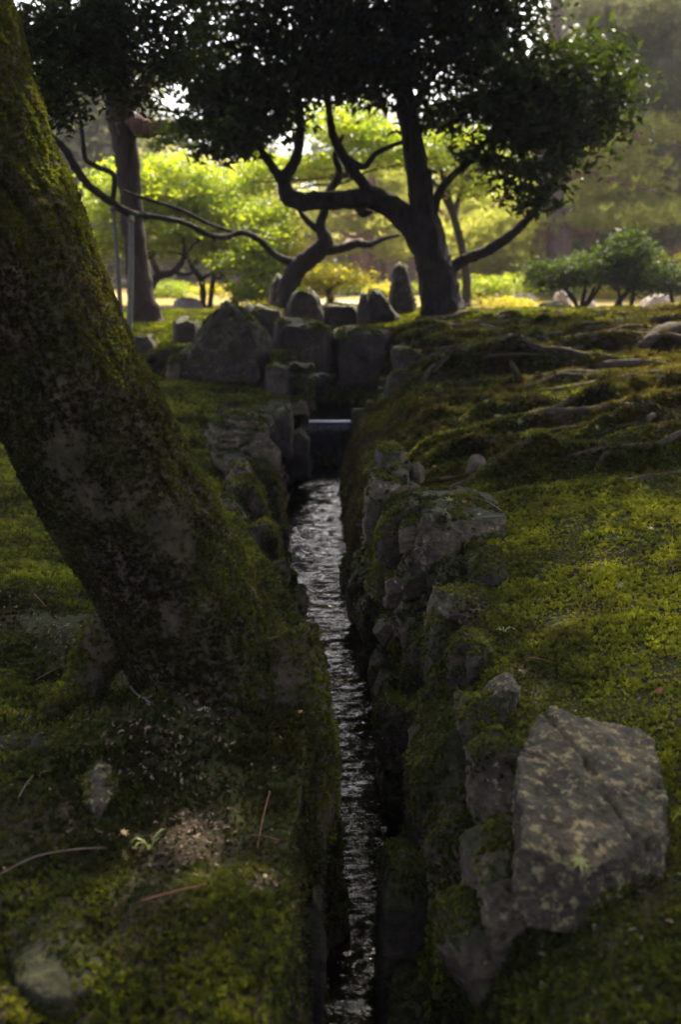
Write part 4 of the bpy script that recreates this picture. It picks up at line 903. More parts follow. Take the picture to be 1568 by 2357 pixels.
# surface roots, half sunk in the moss
ROOTS = [[(1034, 818, 5), (1005, 838, 7), (984, 860, 8), (968, 886, 5)], [(1250, 806, 3), (1334, 800, 6), (1374, 778, 9), (1434, 777, 6), (1500, 790, 3)], [(1350, 893, 4), (1409, 876, 11), (1469, 864, 12), (1540, 846, 8)], [(1280, 845, 5), (1384, 838, 11), (1470, 832, 11), (1568, 838, 7)],
 [(1098, 942, 4), (1129, 921, 8), (1165, 914, 4)], [(1098, 953, 5), (1144, 959, 8), (1230, 960, 4)], [(1225, 934, 5), (1274, 924, 9), (1379, 914, 4)], [(1375, 998, 4), (1434, 979, 9), (1484, 972, 9), (1506, 953, 8), (1568, 940, 7)], [(872, 1002, 4), (914, 969, 6), (959, 957, 7), (1034, 933, 4)],
 [(1170, 757, 5), (1219, 748, 9), (1284, 749, 7), (1349, 745, 7), (1484, 737, 4)], [(1460, 800, 5), (1500, 776, 20), (1545, 756, 24), (1620, 742, 22)], [(1268, 966, 4), (1305, 952, 7), (1348, 951, 3)], [(1374, 1068, 9), (1396, 1044, 10), (1440, 1032, 4)], [(1410, 935, 5), (1440, 930, 7), (1480, 930, 3)],
 [(1060, 745, 22), (1110, 752, 11), (1190, 770, 7), (1300, 772, 4)], [(985, 748, 16), (950, 762, 9), (920, 770, 5)], [(1062, 1002, 3), (1040, 1013, 5), (1015, 1012, 3)], [(1500, 1010, 4), (1520, 985, 6), (1545, 990, 4)], [(1080, 830, 4), (1150, 815, 7), (1240, 812, 4)], [(930, 1000, 3), (1000, 985, 6), (1070, 980, 3)]]
for k, sp in enumerate(ROOTS):
    pts, rad = [], []
    for (u, v, rp) in sp:
        p, nn = GT(u, v); dep = p.y; rad.append(rp * dep / FPX * .9); p = p.copy(); p.z -= rp * dep / FPX * .25; pts.append(p)
    pts[0].z -= rad[0]; pts[-1].z -= rad[-1]
    add_tube('root', et, tube(pts, rad, sides=9, sub=7, lump=.22, seed=k * 2.3), M['root'])

rk = random.Random(17)
for k in range(len(RIDGE)):
    for _ in range(3 if RIDGE[k][0] < 8 else 2):
        x0 = rk.uniform(.25, 2.6); n_ = rk.randint(4, 9); xs_ = [x0 + .11 * i * (1 + .05 * RIDGE[k][0]) for i in range(n_)]; rm = rk.uniform(.010, .022) * (.8 + .05 * RIDGE[k][0])
        pts = [Vector((x_, float(ridge_y(k, x_)), 0)) for x_ in xs_]; rad = [rm * (.45 + .55 * math.sin(math.pi * (i + .6) / n_)) for i in range(n_)]
        for p_, r_ in zip(pts, rad): p_.z = ground_z(p_.x, p_.y) - r_ * .15
        pts[0].z -= rm * 1.3; pts[-1].z -= rm * 1.3
        add_tube('root', et, tube(pts, rad, sides=8, sub=6, lump=.25, seed=k * 1.9), M['root'])
# ------------------------------------------------------------------ contorted tree with its trained branch, props
cb = P(668, 702, 11.0); cb.z = ground_z(cb.x, cb.y)
ct = thing('contorted_tree', 'small contorted dark trunk with a long branch trained to the left', 'tree', cb)
add_tube('trunk', ct, tube_px([(668, 722, 28), (667, 655, 23), (688, 615, 22), (728, 582, 21), (748, 556, 18), (738, 522, 12), (746, 488, 10), (760, 440, 10), (782, 400, 9), (772, 355, 7), (790, 310, 4)], 11.0, sides=16, sub=8, lump=.2, seed=4.4), M['bark_dark'])
for k, sp in enumerate([[(738, 530, 10), (712, 512, 8), (690, 485, 5), (684, 455, 3)], [(745, 578, 12), (790, 571, 10), (820, 561, 10), (850, 563, 7), (882, 550, 5), (920, 541, 3)],
    [(695, 608, 12), (660, 600, 9, 11), (630, 585, 8, 10.9), (600, 555, 7, 10.8), (560, 535, 7, 10.6), (520, 545, 6, 10.5), (480, 540, 6, 10.3), (430, 515, 6, 10.1), (380, 503, 6, 9.9), (330, 495, 7, 9.7), (296, 490, 9, 9.5), (255, 465, 9, 9.4), (205, 428, 9, 9.2), (170, 380, 9, 9.1), (150, 345, 8, 9.0), (108, 303, 6, 8.9), (70, 270, 4, 8.8)],
    [(258, 466, 6, 9.4), (262, 405, 6, 9.4), (225, 385, 6, 9.4), (196, 365, 6, 9.4), (190, 320, 5, 9.3), (180, 240, 3, 9.3)], [(285, 440, 3, 9.6), (350, 462, 4, 9.8), (415, 482, 4, 10), (480, 515, 4, 10.3), (532, 532, 4, 10.5)]]):
    add_tube('limb', ct, tube_px(sp, 11.0, sides=10, sub=6, lump=.22, seed=k + .5), M['bark_dark'])
for (a, b_, rp, lab) in (((301, 498, 9.45), (292, 792, 9.0), 6.5, 'pale straight support pole, the nearer of two under the trained branch'), ((258, 470, 9.4), (278, 752, 9.6), 5.5, 'thin weathered support pole, the left one under the trained branch')):
    foot, _ = GT(b_[0], b_[1]); top_ = P(a[0], a[1], a[2]); foot = P(b_[0], b_[1], b_[2]); foot.z = min(foot.z, ground_z(foot.x, foot.y) - .02)
    o = thing('support_pole', lab, 'pole', foot, 'poles propping the trained branch')
    mid = top_.lerp(foot, .5) + Vector((.012, 0, 0))
    add_tube('shaft', o, tube([foot, mid, top_], [rp * 9.3 / FPX * 1.05, rp * 9.3 / FPX, rp * 9.3 / FPX * .9], sides=10, sub=10, lump=.08), M['pole'])
    add_tube('binding', o, tube([top_.lerp(foot, .03), top_.lerp(foot, .05)], [rp * 9.3 / FPX * 1.25] * 2, sides=10, sub=2, lump=.05), M['twig_brown'])

# ------------------------------------------------------------------ background trees
def bg_tree(name, label, trunk_spec, limbs, pads, n_clu, per, leaf, mat, bark, Y, seed, sig=(.17, .19, .05), flat=.6, group=None, aspect=.6):
    b = P(trunk_spec[0][0], trunk_spec[0][1], Y); b.z = ground_z(b.x, b.y)
    o = thing(name, label, 'tree', b, group); rg = np.random.RandomState(seed)
    ts = list(trunk_spec); f = P(ts[0][0], ts[0][1], Y)
    pts = [P(s[0], s[1], s[3] if len(s) > 3 else Y) for s in ts]; rad = [s[2] * Y / FPX for s in ts]
    pts = [Vector((pts[0].x, pts[0].y, b.z - .15))] + pts if pts[0].z > b.z else [Vector((pts[0].x, pts[0].y, b.z - .1))] + pts[1:]
    if len(pts) > len(rad): rad = [rad[0] * 1.25] + rad
    add_tube('trunk', o, tube(pts, rad, sides=16, sub=9, lump=.26, seed=seed), M[bark])
    for k, sp in enumerate(limbs):
        add_tube('limb', o, tube_px(sp, Y, sides=8, sub=5, lump=.18, seed=seed + k), M[bark])
    if pads and name == 'maple_tree':
        src = [(q[0], q[1]) for q in trunk_spec[2:]] + [(q[0], q[1]) for sp in limbs for q in sp[1:]]; rb = random.Random(seed)
        for e in pads:
            for _ in range(3):
                tu, tv = e[0] + rb.uniform(-.7, .7) * e[2], e[1] + rb.uniform(-.3, .6) * e[3]; a = min(src, key=lambda q: (q[0] - tu) ** 2 + (q[1] - tv) ** 2 * 1.5 + rb.uniform(0, 2500))
                n_ = 5; sp = [(a[0] + (tu - a[0]) * i / n_ + (rb.uniform(-12, 12) if 0 < i < n_ else 0), a[1] + (tv - a[1]) * (i / n_) ** .8 + (rb.uniform(-10, 10) if 0 < i < n_ else 0), 3.6 - 2.6 * i / n_, Y + (e[4] - Y) * i / n_ - .3 * i / n_) for i in range(n_ + 1)]
                add_tube('limb', o, tube_px(sp, Y, sides=6, sub=4, lump=.2, seed=seed), M[bark])
    if pads:
        C_ = px_cloud(pads, rg, n_clu); Vp, Fp = leaves(clusters(C_, per, sig, rg), leaf, rg, flat=flat, aspect=aspect)
        child('crown', Vp, Fp, M[mat], o, False, kind='stuff')
    return o
GM = 'sunlit maples behind the trained branch'
bg_tree('maple_tree', 'sunlit maple with twisting dark stem just right of the pine foot', [(340, 700, 12), (345, 660, 11), (365, 635, 9), (395, 628, 7), (420, 600, 6), (425, 560, 5), (410, 520, 3)],
        [[(365, 636, 7), (350, 600, 6), (330, 560, 5), (320, 510, 3)], [(400, 626, 5), (430, 632, 4), (455, 620, 3)], [(422, 590, 4), (445, 565, 3), (470, 540, 2)]],
        [(300, 410, 90, 40, 15, 1.5), (270, 480, 80, 35, 15, 1.2), (360, 450, 90, 35, 15, 1.4), (240, 560, 50, 40, 15, 1), (380, 520, 80, 28, 15, 1.2), (400, 390, 80, 35, 15.5, 1.5), (350, 575, 60, 16, 15, 1)], 330, 40, .075, 'leaf_maple', 'bark_maple', 15, 51, group=GM)
bg_tree('maple_tree', 'sunlit maple with slim forked stem left of the pointed boulder', [(467, 712, 8), (466, 660, 7), (460, 640, 7), (440, 610, 5), (430, 570, 4), (440, 530, 3)],
        [[(482, 712, 6, 15.6), (490, 650, 6, 15.6), (500, 600, 5, 15.6), (490, 560, 4, 15.6), (510, 520, 3, 15.6)], [(462, 645, 5), (485, 630, 4), (505, 625, 3)], [(500, 610, 4), (530, 590, 3), (560, 560, 2)]],
        [(470, 430, 90, 45, 16, 1.5), (530, 480, 80, 40, 16, 1.3), (450, 560, 80, 30, 16, 1.2), (560, 530, 70, 40, 16, 1.2), (500, 585, 70, 16, 16, 1), (420, 480, 60, 35, 16, 1.2), (590, 590, 45, 24, 16.5, 1)], 330, 40, .075, 'leaf_maple', 'bark_maple', 15.6, 52, group=GM)
bg_tree('maple_tree', 'sunlit maple with low twisting stem behind the pointed boulder', [(540, 700, 9), (545, 672, 9), (525, 650, 6), (510, 630, 5), (520, 600, 4)],
        [[(546, 672, 7), (575, 655, 6), (585, 620, 5), (580, 570, 3)], [(575, 655, 5), (600, 640, 4), (620, 610, 3)], [(515, 640, 4), (490, 640, 3)]],
        [(560, 600, 70, 30, 14.5, 1), (610, 560, 45, 50, 14.5, 1), (620, 620, 35, 30, 14.5, .8), (590, 665, 40, 14, 14, .8), (600, 500, 60, 40, 15, 1)], 240, 40, .07, 'leaf_maple', 'bark_maple', 14.5, 53, group=GM)
bg_tree('maple_tree', 'low bright yellow-green maple between the contorted trunk and the standing stones', [(762, 715, 8), (758, 680, 7), (740, 650, 5), (735, 630, 3)], [[(758, 670, 5), (785, 645, 4), (810, 630, 2)]],
        [(740, 632, 60, 20, 14, .8), (800, 645, 40, 10, 14, .7), (715, 660, 35, 22, 14, .7), (640, 575, 40, 30, 15, .7)], 170, 40, .065, 'leaf_gold', 'bark_maple', 14, 54)
bg_tree('maple_tree', 'green maple seen between the limbs of the evergreen', [(1075, 700, 10), (1070, 600, 9), (1040, 480, 8), (1010, 380, 6), (960, 300, 4)], [[(1060, 540, 7), (1000, 420, 5), (880, 330, 3), (800, 290, 2)], [(1045, 490, 6), (1080, 400, 4), (1120, 350, 2)], [(1020, 400, 5), (920, 380, 4), (830, 400, 2)]],
        [(800, 290, 120, 50, 16, 1.2), (880, 350, 110, 45, 16, 1.2), (1040, 340, 110, 60, 16, 1.2), (730, 390, 70, 40, 16.5, 1), (1090, 420, 60, 40, 16, 1), (620, 400, 70, 45, 16.5, 1), (560, 420, 60, 40, 17, 1)], 420, 36, .08, 'leaf_maple', 'bark_maple', 16, 55)

def needles(C, size, rng, n_per=12):
    k = np.repeat(np.arange(len(C)), n_per); n = len(k); d = rng.normal(size=(n, 3)); d[:, 2] = np.abs(d[:, 2]) * 1.1; d /= np.linalg.norm(d, axis=1)[:, None]
    s = np.cross(d, rng.normal(size=(n, 3))); s /= np.linalg.norm(s, axis=1)[:, None]; L = size * rng.uniform(.6, 1.2, n)[:, None]
    c = C[k]; V_ = np.stack([c - s * L * .06, c + s * L * .06, c + d * L], 1).reshape(-1, 3); return V_, np.arange(n * 3).reshape(-1, 3)
def pine(label, trunk_spec, limbs, pads, n_clu, per, Y, seed, bark='bark_grey', size=.2, sig=(.35, .4, .09), mat='needle', group='pines in the background', limb_bark=None):
    o = bg_tree('pine_tree', label, trunk_spec, [], None, 0, 0, 0, mat, bark, Y, seed, group=group)
    for k, sp in enumerate(limbs):
        add_tube('limb', o, tube_px(sp, Y, sides=8, sub=6, lump=.2, seed=seed + k), M[limb_bark or 'bark_red'])
    rg = np.random.RandomState(seed)
    if pads:
        Vn, Fn = needles(clusters(px_cloud(pads, rg, n_clu), per, sig, rg), size, rg); child('needles', Vn, Fn, M[mat], o, False, kind='stuff')
    return o
pine('thick dark pine trunk with reddish upper limb left behind the support poles', [(338, 775, 60), (334, 735, 38), (322, 660, 28), (310, 560, 26), (300, 450, 25), (288, 340, 27), (274, 240, 30), (264, 120, 28), (258, -40, 24), (255, -300, 16)],
     [[(275, 300, 30), (310, 290, 26), (350, 296, 18), (380, 290, 12), (430, 310, 5)], [(270, 250, 20), (330, 200, 16), (360, 130, 12)], [(262, 150, 14), (200, 110, 9), (120, 90, 5)]],
     [(380, 320, 60, 20, 11, .6), (250, -100, 250, 60, 10.5, 1.2), (420, -60, 120, 50, 11, .8), (190, 85, 60, 20, 11, .5), (1000, -1500, 420, 330, 11.2, 1.2), (500, -1300, 420, 260, 11, 1.2)], 620, 30, 10.6, 61, bark='bark_pine', size=.12, sig=(.14, .16, .05), mat='leaf_dark')  # last two pads are unseen foliage added to shade the left foreground
pine('twin-stemmed grey pine trunk rising behind the right shrubs', [(1285, 690, 40), (1286, 600, 30), (1284, 540, 29), (1275, 480, 27), (1262, 400, 24), (1268, 250, 20), (1280, 60, 15), (1290, -200, 9)],
     [[(1240, 690, 26), (1240, 600, 21), (1248, 540, 19), (1266, 480, 16)], [(1290, 495, 9), (1315, 530, 8), (1350, 535, 7), (1365, 545, 6), (1350, 570, 4)], [(1275, 430, 12), (1340, 400, 9), (1430, 420, 6), (1510, 440, 4)], [(1268, 330, 12), (1380, 290, 8), (1480, 320, 4)], [(1270, 450, 10), (1200, 430, 7), (1130, 480, 4)]],
     [(1350, 460, 100, 20, 25.5, 1.5), (1430, 430, 120, 22, 23, 2), (1330, 430, 100, 20, 25.5, 1.5), (1480, 490, 90, 25, 23, 2), (1400, 380, 140, 25, 23, 2), (1130, 530, 80, 25, 22, 1.5), (1110, 580, 80, 22, 22, 1.5), (1390, 510, 80, 18, 22, 1.5), (1340, 330, 120, 25, 23, 2), (1450, 300, 130, 35, 24, 2), (1180, 500, 60, 20, 22, 1)], 330, 16, 22, 62)
pine('straight reddish pine trunk seen under the evergreen limb', [(846, 690, 15), (846, 620, 13), (848, 560, 12), (850, 500, 11), (855, 430, 9), (860, 330, 7), (865, 150, 4)],
     [[(848, 540, 6), (810, 545, 5), (775, 530, 4), (740, 545, 2)], [(852, 480, 6), (800, 500, 4), (760, 480, 2)], [(850, 510, 5), (890, 500, 4), (930, 520, 2)]],
     [(800, 470, 110, 22, 27, 2), (900, 520, 90, 18, 27, 2), (740, 520, 80, 18, 28, 2), (840, 400, 130, 30, 28, 2), (700, 580, 80, 16, 27, 1.5), (920, 580, 60, 14, 27, 1.5)], 230, 15, 26, 63, bark='bark_red')
pine('slim grey pine trunk right of the straight reddish one', [(880, 690, 10), (880, 620, 9), (876, 560, 8), (880, 480, 7), (885, 350, 5), (890, 150, 3)], [[(880, 520, 4), (920, 490, 3), (960, 500, 2)]],
     [(930, 470, 70, 20, 30, 2), (960, 560, 50, 16, 29, 1.5), (880, 430, 100, 22, 30, 2)], 90, 15, 28, 64)
pine('pink-barked pine with crooked limbs between evergreen trunk and right branch', [(1058, 700, 14), (1058, 640, 11), (1062, 560, 9), (1050, 490, 8), (1065, 420, 7), (1060, 320, 5), (1050, 150, 3)], [[(1055, 520, 7), (1030, 505, 6), (1010, 480, 4)], [(1058, 505, 7), (1090, 475, 5), (1120, 455, 4)], [(1062, 430, 5), (1100, 400, 4)]],
     [(1130, 470, 80, 22, 25, 2), (1090, 540, 80, 20, 24, 2), (1150, 610, 70, 18, 23, 1.5), (1080, 600, 60, 16, 24, 1.5), (1180, 560, 60, 18, 24, 1.5)], 170, 15, 24, 65, bark='bark_red')
pine('tall dim pine at the right edge of the picture', [(1555, 690, 26), (1556, 600, 22), (1560, 520, 20), (1548, 420, 16), (1540, 250, 14), (1535, 0, 9)], [[(1552, 470, 9), (1500, 440, 6), (1450, 450, 3)], [(1545, 330, 8), (1490, 300, 5), (1420, 310, 3)]],
     [(1500, 380, 110, 40, 25, 2), (1480, 240, 110, 50, 26, 2), (1520, 120, 90, 50, 26, 2), (1440, 130, 80, 60, 27, 2), (1540, 540, 60, 25, 24, 1.5), (1600, 450, 90, 40, 25, 2), (1420, 60, 70, 40, 28, 2), (1500, 30, 110, 60, 24, 2), (1380, 20, 90, 50, 26, 2), (1560, 200, 80, 70, 24, 2)], 460, 18, 25, 66, bark='bark_red', mat='leaf_dim')
# far wood closing the view; dim ones left and middle added to cover bright sky
FT = [(210, 17, 300, 330, 36, 'round pale tree far behind the left maples'), (420, 18, 330, 300, 40, 'broad pale tree far behind the pointed boulder'), (640, 16, 420, 200, 42, 'pale tree far behind the contorted trunk'), (840, 16, 430, 190, 46, 'pale tree far behind the reddish pine trunk'), (1010, 18, 380, 240, 44, 'pale tree far behind the evergreen trunk'), (1180, 18, 350, 270, 42, 'pale tree far behind the twin-stemmed pine'), (1360, 22, 250, 380, 40, 'tall hazy tree far behind the right shrubs'), (1530, 24, 180, 460, 38, 'tall hazy tree far at the right edge'), (60, 20, 330, 330, 38, 'pale tree far behind the leaning trunk'), (1500, 26, -120, 400, 32, 'very tall dim tree filling the upper right corner'), (1390, 22, 20, 400, 35, 'tall dim tree behind the right end of the evergreen crown'), (200, 24, 60, 330, 33, 'tall dim tree behind the thick dark pine'), (1585, 26, -150, 400, 31, 'very tall dim tree cut by the right edge'), (1385, 24, -160, 400, 34, 'very tall dim tree behind the upper right edge of the evergreen crown'), (130, 22, 0, 330, 37, 'tall dim tree between leaning trunk and dark pine'), (330, 20, 120, 330, 52, 'tall dim tree far behind the hanging leaves'), (560, 20, 60, 330, 55, 'tall dim tree far behind the left half of the evergreen crown'), (800, 20, 160, 330, 56, 'tall dim tree far behind the middle of the evergreen crown'), (1120, 20, 60, 330, 54, 'tall dim tree far behind the right half of the evergreen crown')]
for k, (u, rt, vt, rv, Y, lab) in enumerate(FT):
    vc = (vt + 640) / 2; h = (640 - vt) / 2
    pads = [(u + 85 * math.cos(a) * s, vc + h * .8 * math.sin(a) * s + (h * .1), 65, h * .34, Y + 2 * math.sin(a * 3), 2.5) for s in (.35, .95) for a in np.arange(0, 6.28, .9)]
    bg_tree('far_tree', lab, [(u, 690, rt), (u + 6, 600, rt * .8), (u - 5, vc, rt * .6), (u, vt + h * .4, rt * .3)], [[(u - 3, vc + h * .4, rt * .4), (u - 60, vc, rt * .2)], [(u, vc + h * .2, rt * .4), (u + 55, vc - h * .2, rt * .2)]], pads, 260, 30, .3, 'leaf_dim' if 'dim' in lab else 'leaf_far', 'bark_grey', Y, 70 + k, sig=(.6, .7, .28), flat=.4, group='far wood beyond the garden')

# ------------------------------------------------------------------ shrubs
def shrub(label, stems, pads, Y, n, seed, mat='leaf_shrub', leaf=.055, per=30, sig=(.08, .09, .05), group='clipped shrubs at the right'):
    b = P(stems[0][0][0], stems[0][0][1], Y); b.z = ground_z(b.x, b.y); o = thing('shrub', label, 'shrub', b, group); rg = np.random.RandomState(seed)
    for k, sp in enumerate(stems):
        pts = [P(s[0], s[1], s[3] if len(s) > 3 else Y) for s in sp]; pts[0].z = min(pts[0].z, ground_z(pts[0].x, pts[0].y) - .03)
        add_tube('stem', o, tube(pts, [s[2] * Y / FPX for s in sp], sides=8, sub=6, lump=.2, seed=seed + k), M['bark_dark'])
    Vp, Fp = leaves(clusters(px_cloud(pads, rg, n), per, sig, rg), leaf, rg, flat=.3, aspect=.55); child('foliage', Vp, Fp, M[mat], o, False, kind='stuff')
shrub('dark spreading shrub nearest the tall evergreen branch, with several crooked stems', [[(1335, 712, 5), (1322, 690, 5), (1300, 660, 5), (1290, 625, 3)], [(1336, 710, 5), (1345, 680, 5), (1350, 640, 4), (1345, 600, 3)], [(1340, 700, 4), (1375, 670, 4), (1390, 630, 3)], [(1330, 700, 4), (1355, 690, 4), (1370, 660, 3)]],
      [(1280, 635, 55, 28, 12.8, .5), (1340, 620, 65, 32, 12.8, .5), (1400, 625, 55, 35, 12.8, .5), (1250, 650, 40, 30, 12.7, .4), (1330, 640, 70, 25, 12.8, .4), (1230, 615, 30, 15, 12.7, .3)], 12.8, 190, 81)
shrub('taller dark shrub with slanting stem in the middle of the right shrubs', [[(1412, 722, 7), (1425, 695, 6), (1450, 665, 5), (1470, 630, 3)], [(1452, 712, 5), (1458, 680, 5), (1465, 640, 3)], [(1436, 680, 4), (1420, 640, 4), (1410, 580, 3)]],
      [(1450, 575, 55, 28, 12.4, .5), (1410, 590, 35, 24, 12.4, .4), (1470, 600, 60, 35, 12.4, .5), (1430, 630, 60, 30, 12.4, .4), (1480, 650, 40, 22, 12.4, .3), (1450, 545, 35, 16, 12.4, .3)], 12.3, 170, 82)
shrub('dark shrub cut by the right edge of the picture', [[(1556, 720, 5), (1548, 690, 5), (1540, 660, 3)], [(1570, 720, 5), (1575, 680, 5), (1570, 640, 3)]], [(1545, 645, 45, 30, 12.6, .4), (1590, 640, 45, 40, 12.6, .4), (1520, 625, 35, 18, 12.8, .3)], 12.6, 100, 83)
shrub('sunlit low azalea hedge right of the evergreen trunk', [[(1110, 700, 4), (1105, 680, 4), (1100, 660, 3)], [(1170, 700, 4), (1170, 670, 3)]], [(1100, 660, 50, 18, 17, .6), (1160, 656, 60, 18, 17, .6), (1220, 650, 45, 20, 17, .6), (1060, 670, 30, 14, 17, .5)], 17, 130, 84, mat='leaf_maple', per=26, group='sunlit azaleas beyond the roots')
shrub('bright yellow low shrub at the far right in the sun', [[(1540, 690, 4), (1540, 640, 3)]], [(1540, 605, 45, 14, 20, .6), (1600, 600, 50, 16, 20, .6), (1480, 610, 30, 10, 20, .4)], 20, 80, 85, mat='leaf_gold', per=26, group='sunlit azaleas beyond the roots')
shrub('bright ground shrub before the sunlit pale rocks', [[(1160, 705, 3), (1160, 695, 2)]], [(1150, 695, 60, 8, 15, .5), (1200, 698, 30, 6, 15, .4)], 15, 60, 86, mat='leaf_gold', leaf=.04, per=26, sig=(.07, .07, .03), group='sunlit azaleas beyond the roots')
shrub('low leafy bush with pink flecks behind the rounded standing stone', [[(590, 700, 3), (590, 680, 2)]], [(590, 672, 45, 16, 14, .4), (560, 685, 30, 10, 14, .3)], 14, 60, 87, mat='leaf_maple', leaf=.05, per=26, group='sunlit azaleas beyond the roots')

for k, (u, v, ru, rv, Y, mt, lab) in enumerate(((385, 668, 45, 14, 21, 'leaf_maple', 'rounded sunlit azalea behind the stem of the left maple'), (640, 688, 40, 10, 17, 'leaf_gold', 'low yellow azalea just left of the rounded standing stone'), (885, 672, 40, 14, 21, 'leaf_gold', 'yellow azalea under the reddish pine trunk'), (960, 668, 40, 16, 23, 'leaf_maple', 'green azalea touching the evergreen trunk on its left'), (800, 662, 50, 14, 24, 'leaf_maple', 'green azalea behind the twin-peaked stone'), (1290, 664, 50, 14, 20, 'leaf_maple', 'green azalea seen behind the nearest dark shrub'), (1420, 672, 50, 14, 21, 'leaf_gold', 'yellow azalea behind the slanting shrub stem'), (480, 672, 40, 12, 23, 'leaf_gold', 'yellow azalea behind the slim forked maple'))):
    shrub(lab, [[(u, v + rv + 6, 4), (u + 3, v, 3)], [(u + ru * .4, v + rv + 6, 3), (u + ru * .45, v, 2)]], [(u, v, ru, rv, Y, .6), (u - ru * .5, v + 3, ru * .5, rv * .8, Y, .5), (u + ru * .55, v + 2, ru * .5, rv * .85, Y, .5)], Y, 80, 400 + k, mat=mt, per=26, sig=(.1, .1, .06), leaf=.06, group='sunlit azaleas beyond the roots')
# ------------------------------------------------------------------ ferns by the pool
def fern(label, p, fr, seed, L=.16):
    o = thing('fern', label, 'fern', p); rg = random.Random(seed)
    for k in range(fr):
        a = rg.uniform(0, 6.28); Vf, Ff = [], []; n = 14; l = L * rg.uniform(.7, 1.1)
        for i in range(n):
            t = i / n; c = Vector((math.cos(a) * l * t, math.sin(a) * l * t, l * (.9 * t - .85 * t * t))); s = Vector((-math.sin(a), math.cos(a), 0)); w = l * .26 * (1 - t) ** .8 + .003; f = Vector((math.cos(a), math.sin(a), -.3)) * l * .07
            for sg in (1, -1):
                i0 = len(Vf); Vf += [c, c + s * w * sg * .5 + f * .2, c + s * w * sg + f, c + f]; Ff += [(i0, i0 + 1, i0 + 2), (i0, i0 + 2, i0 + 3)]
        link('frond', mesh_np('frond', [tuple(v) for v in Vf], Ff, False), M['leaf_shrub'], o)
p_ = P(700, 845, 7.75); fern('small arching fern on the mossy rock left of the pool', p_, 7, 1, .2)
p_ = P(712, 870, 7.7); fern('fern hanging lower on the mossy rock left of the pool', p_, 6, 2, .16)
for k, (u, v, Y) in enumerate(((770, 885, 8.35), (815, 892, 8.35), (855, 890, 8.3), (740, 900, 8.3))):
    fern(('dark fern at the foot of the waterfall wall, leftmost but one', 'dark fern at the middle of the waterfall wall foot', 'dark fern at the foot of the waterfall wall, rightmost', 'dark fern at the foot of the waterfall wall, leftmost')[k], P(u, v, Y), 6, 10 + k, .15)

# ------------------------------------------------------------------ garden building glimpsed far away
hb = P(900, 640, 40); hb.z = ground_z(hb.x, hb.y)
ho = thing('garden_hut', 'low brown timber hut glimpsed behind the standing stones', 'building', hb)
def bx(name, root, x0, x1, y0, y1, z0, z1, mat):
    V = [(x, y, z) for x in (x0, x1) for y in (y0, y1) for z in (z0, z1)]; F = [(0, 1, 3, 2), (4, 6, 7, 5), (0, 4, 5, 1), (2, 3, 7, 6), (0, 2, 6, 4), (1, 5, 7, 3)]
    return link(name, mesh_np(name, V, F, False), mat, root)
bx('wall', ho, -1.6, 1.6, 0, 2.5, -.1, 1.5, M['timber'])
V = [(-2.1, -.5, 1.4), (2.1, -.5, 1.4), (2.1, 3.0, 1.4), (-2.1, 3.0, 1.4), (-1.2, 1.25, 2.2), (1.2, 1.25, 2.2)]
link('roof', mesh_np('roof', V, [(0, 1, 5), (0, 5, 4), (1, 2, 5), (2, 3, 4), (2, 4, 5), (3, 0, 4), (0, 3, 2), (0, 2, 1)], False), M['roof'], ho)
bx('door', ho, -.4, .4, -.03, -.003, 0, 1.3, M['roof'])
pb = P(450, 660, 45); pb.z = ground_z(pb.x, pb.y)
po = thing('garden_pavilion', 'pale plastered garden building far behind the slim maple stems', 'building', pb)
for k, x in enumerate((-4.2, -2.4, -.6, 1.2, 3.0)):
    bx('wall_panel', po, x, x + 1.55, 0, .2, -.1, 2.0, M['plaster']); bx('post', po, x + 1.57, x + 1.77, -.06, .24, -.1, 2.05, M['timber'])
V = [(-5, -1.1, 2.0), (5.3, -1.1, 2.0), (5.3, 3.6, 2.0), (-5, 3.6, 2.0), (-3.5, 1.25, 3.4), (3.8, 1.25, 3.4)]
link('roof', mesh_np('roof', V, [(0, 1, 5), (0, 5, 4), (1, 2, 5), (2, 3, 4), (2, 4, 5), (3, 0, 4), (0, 3, 2), (0, 2, 1)], False), M['roof'], po)

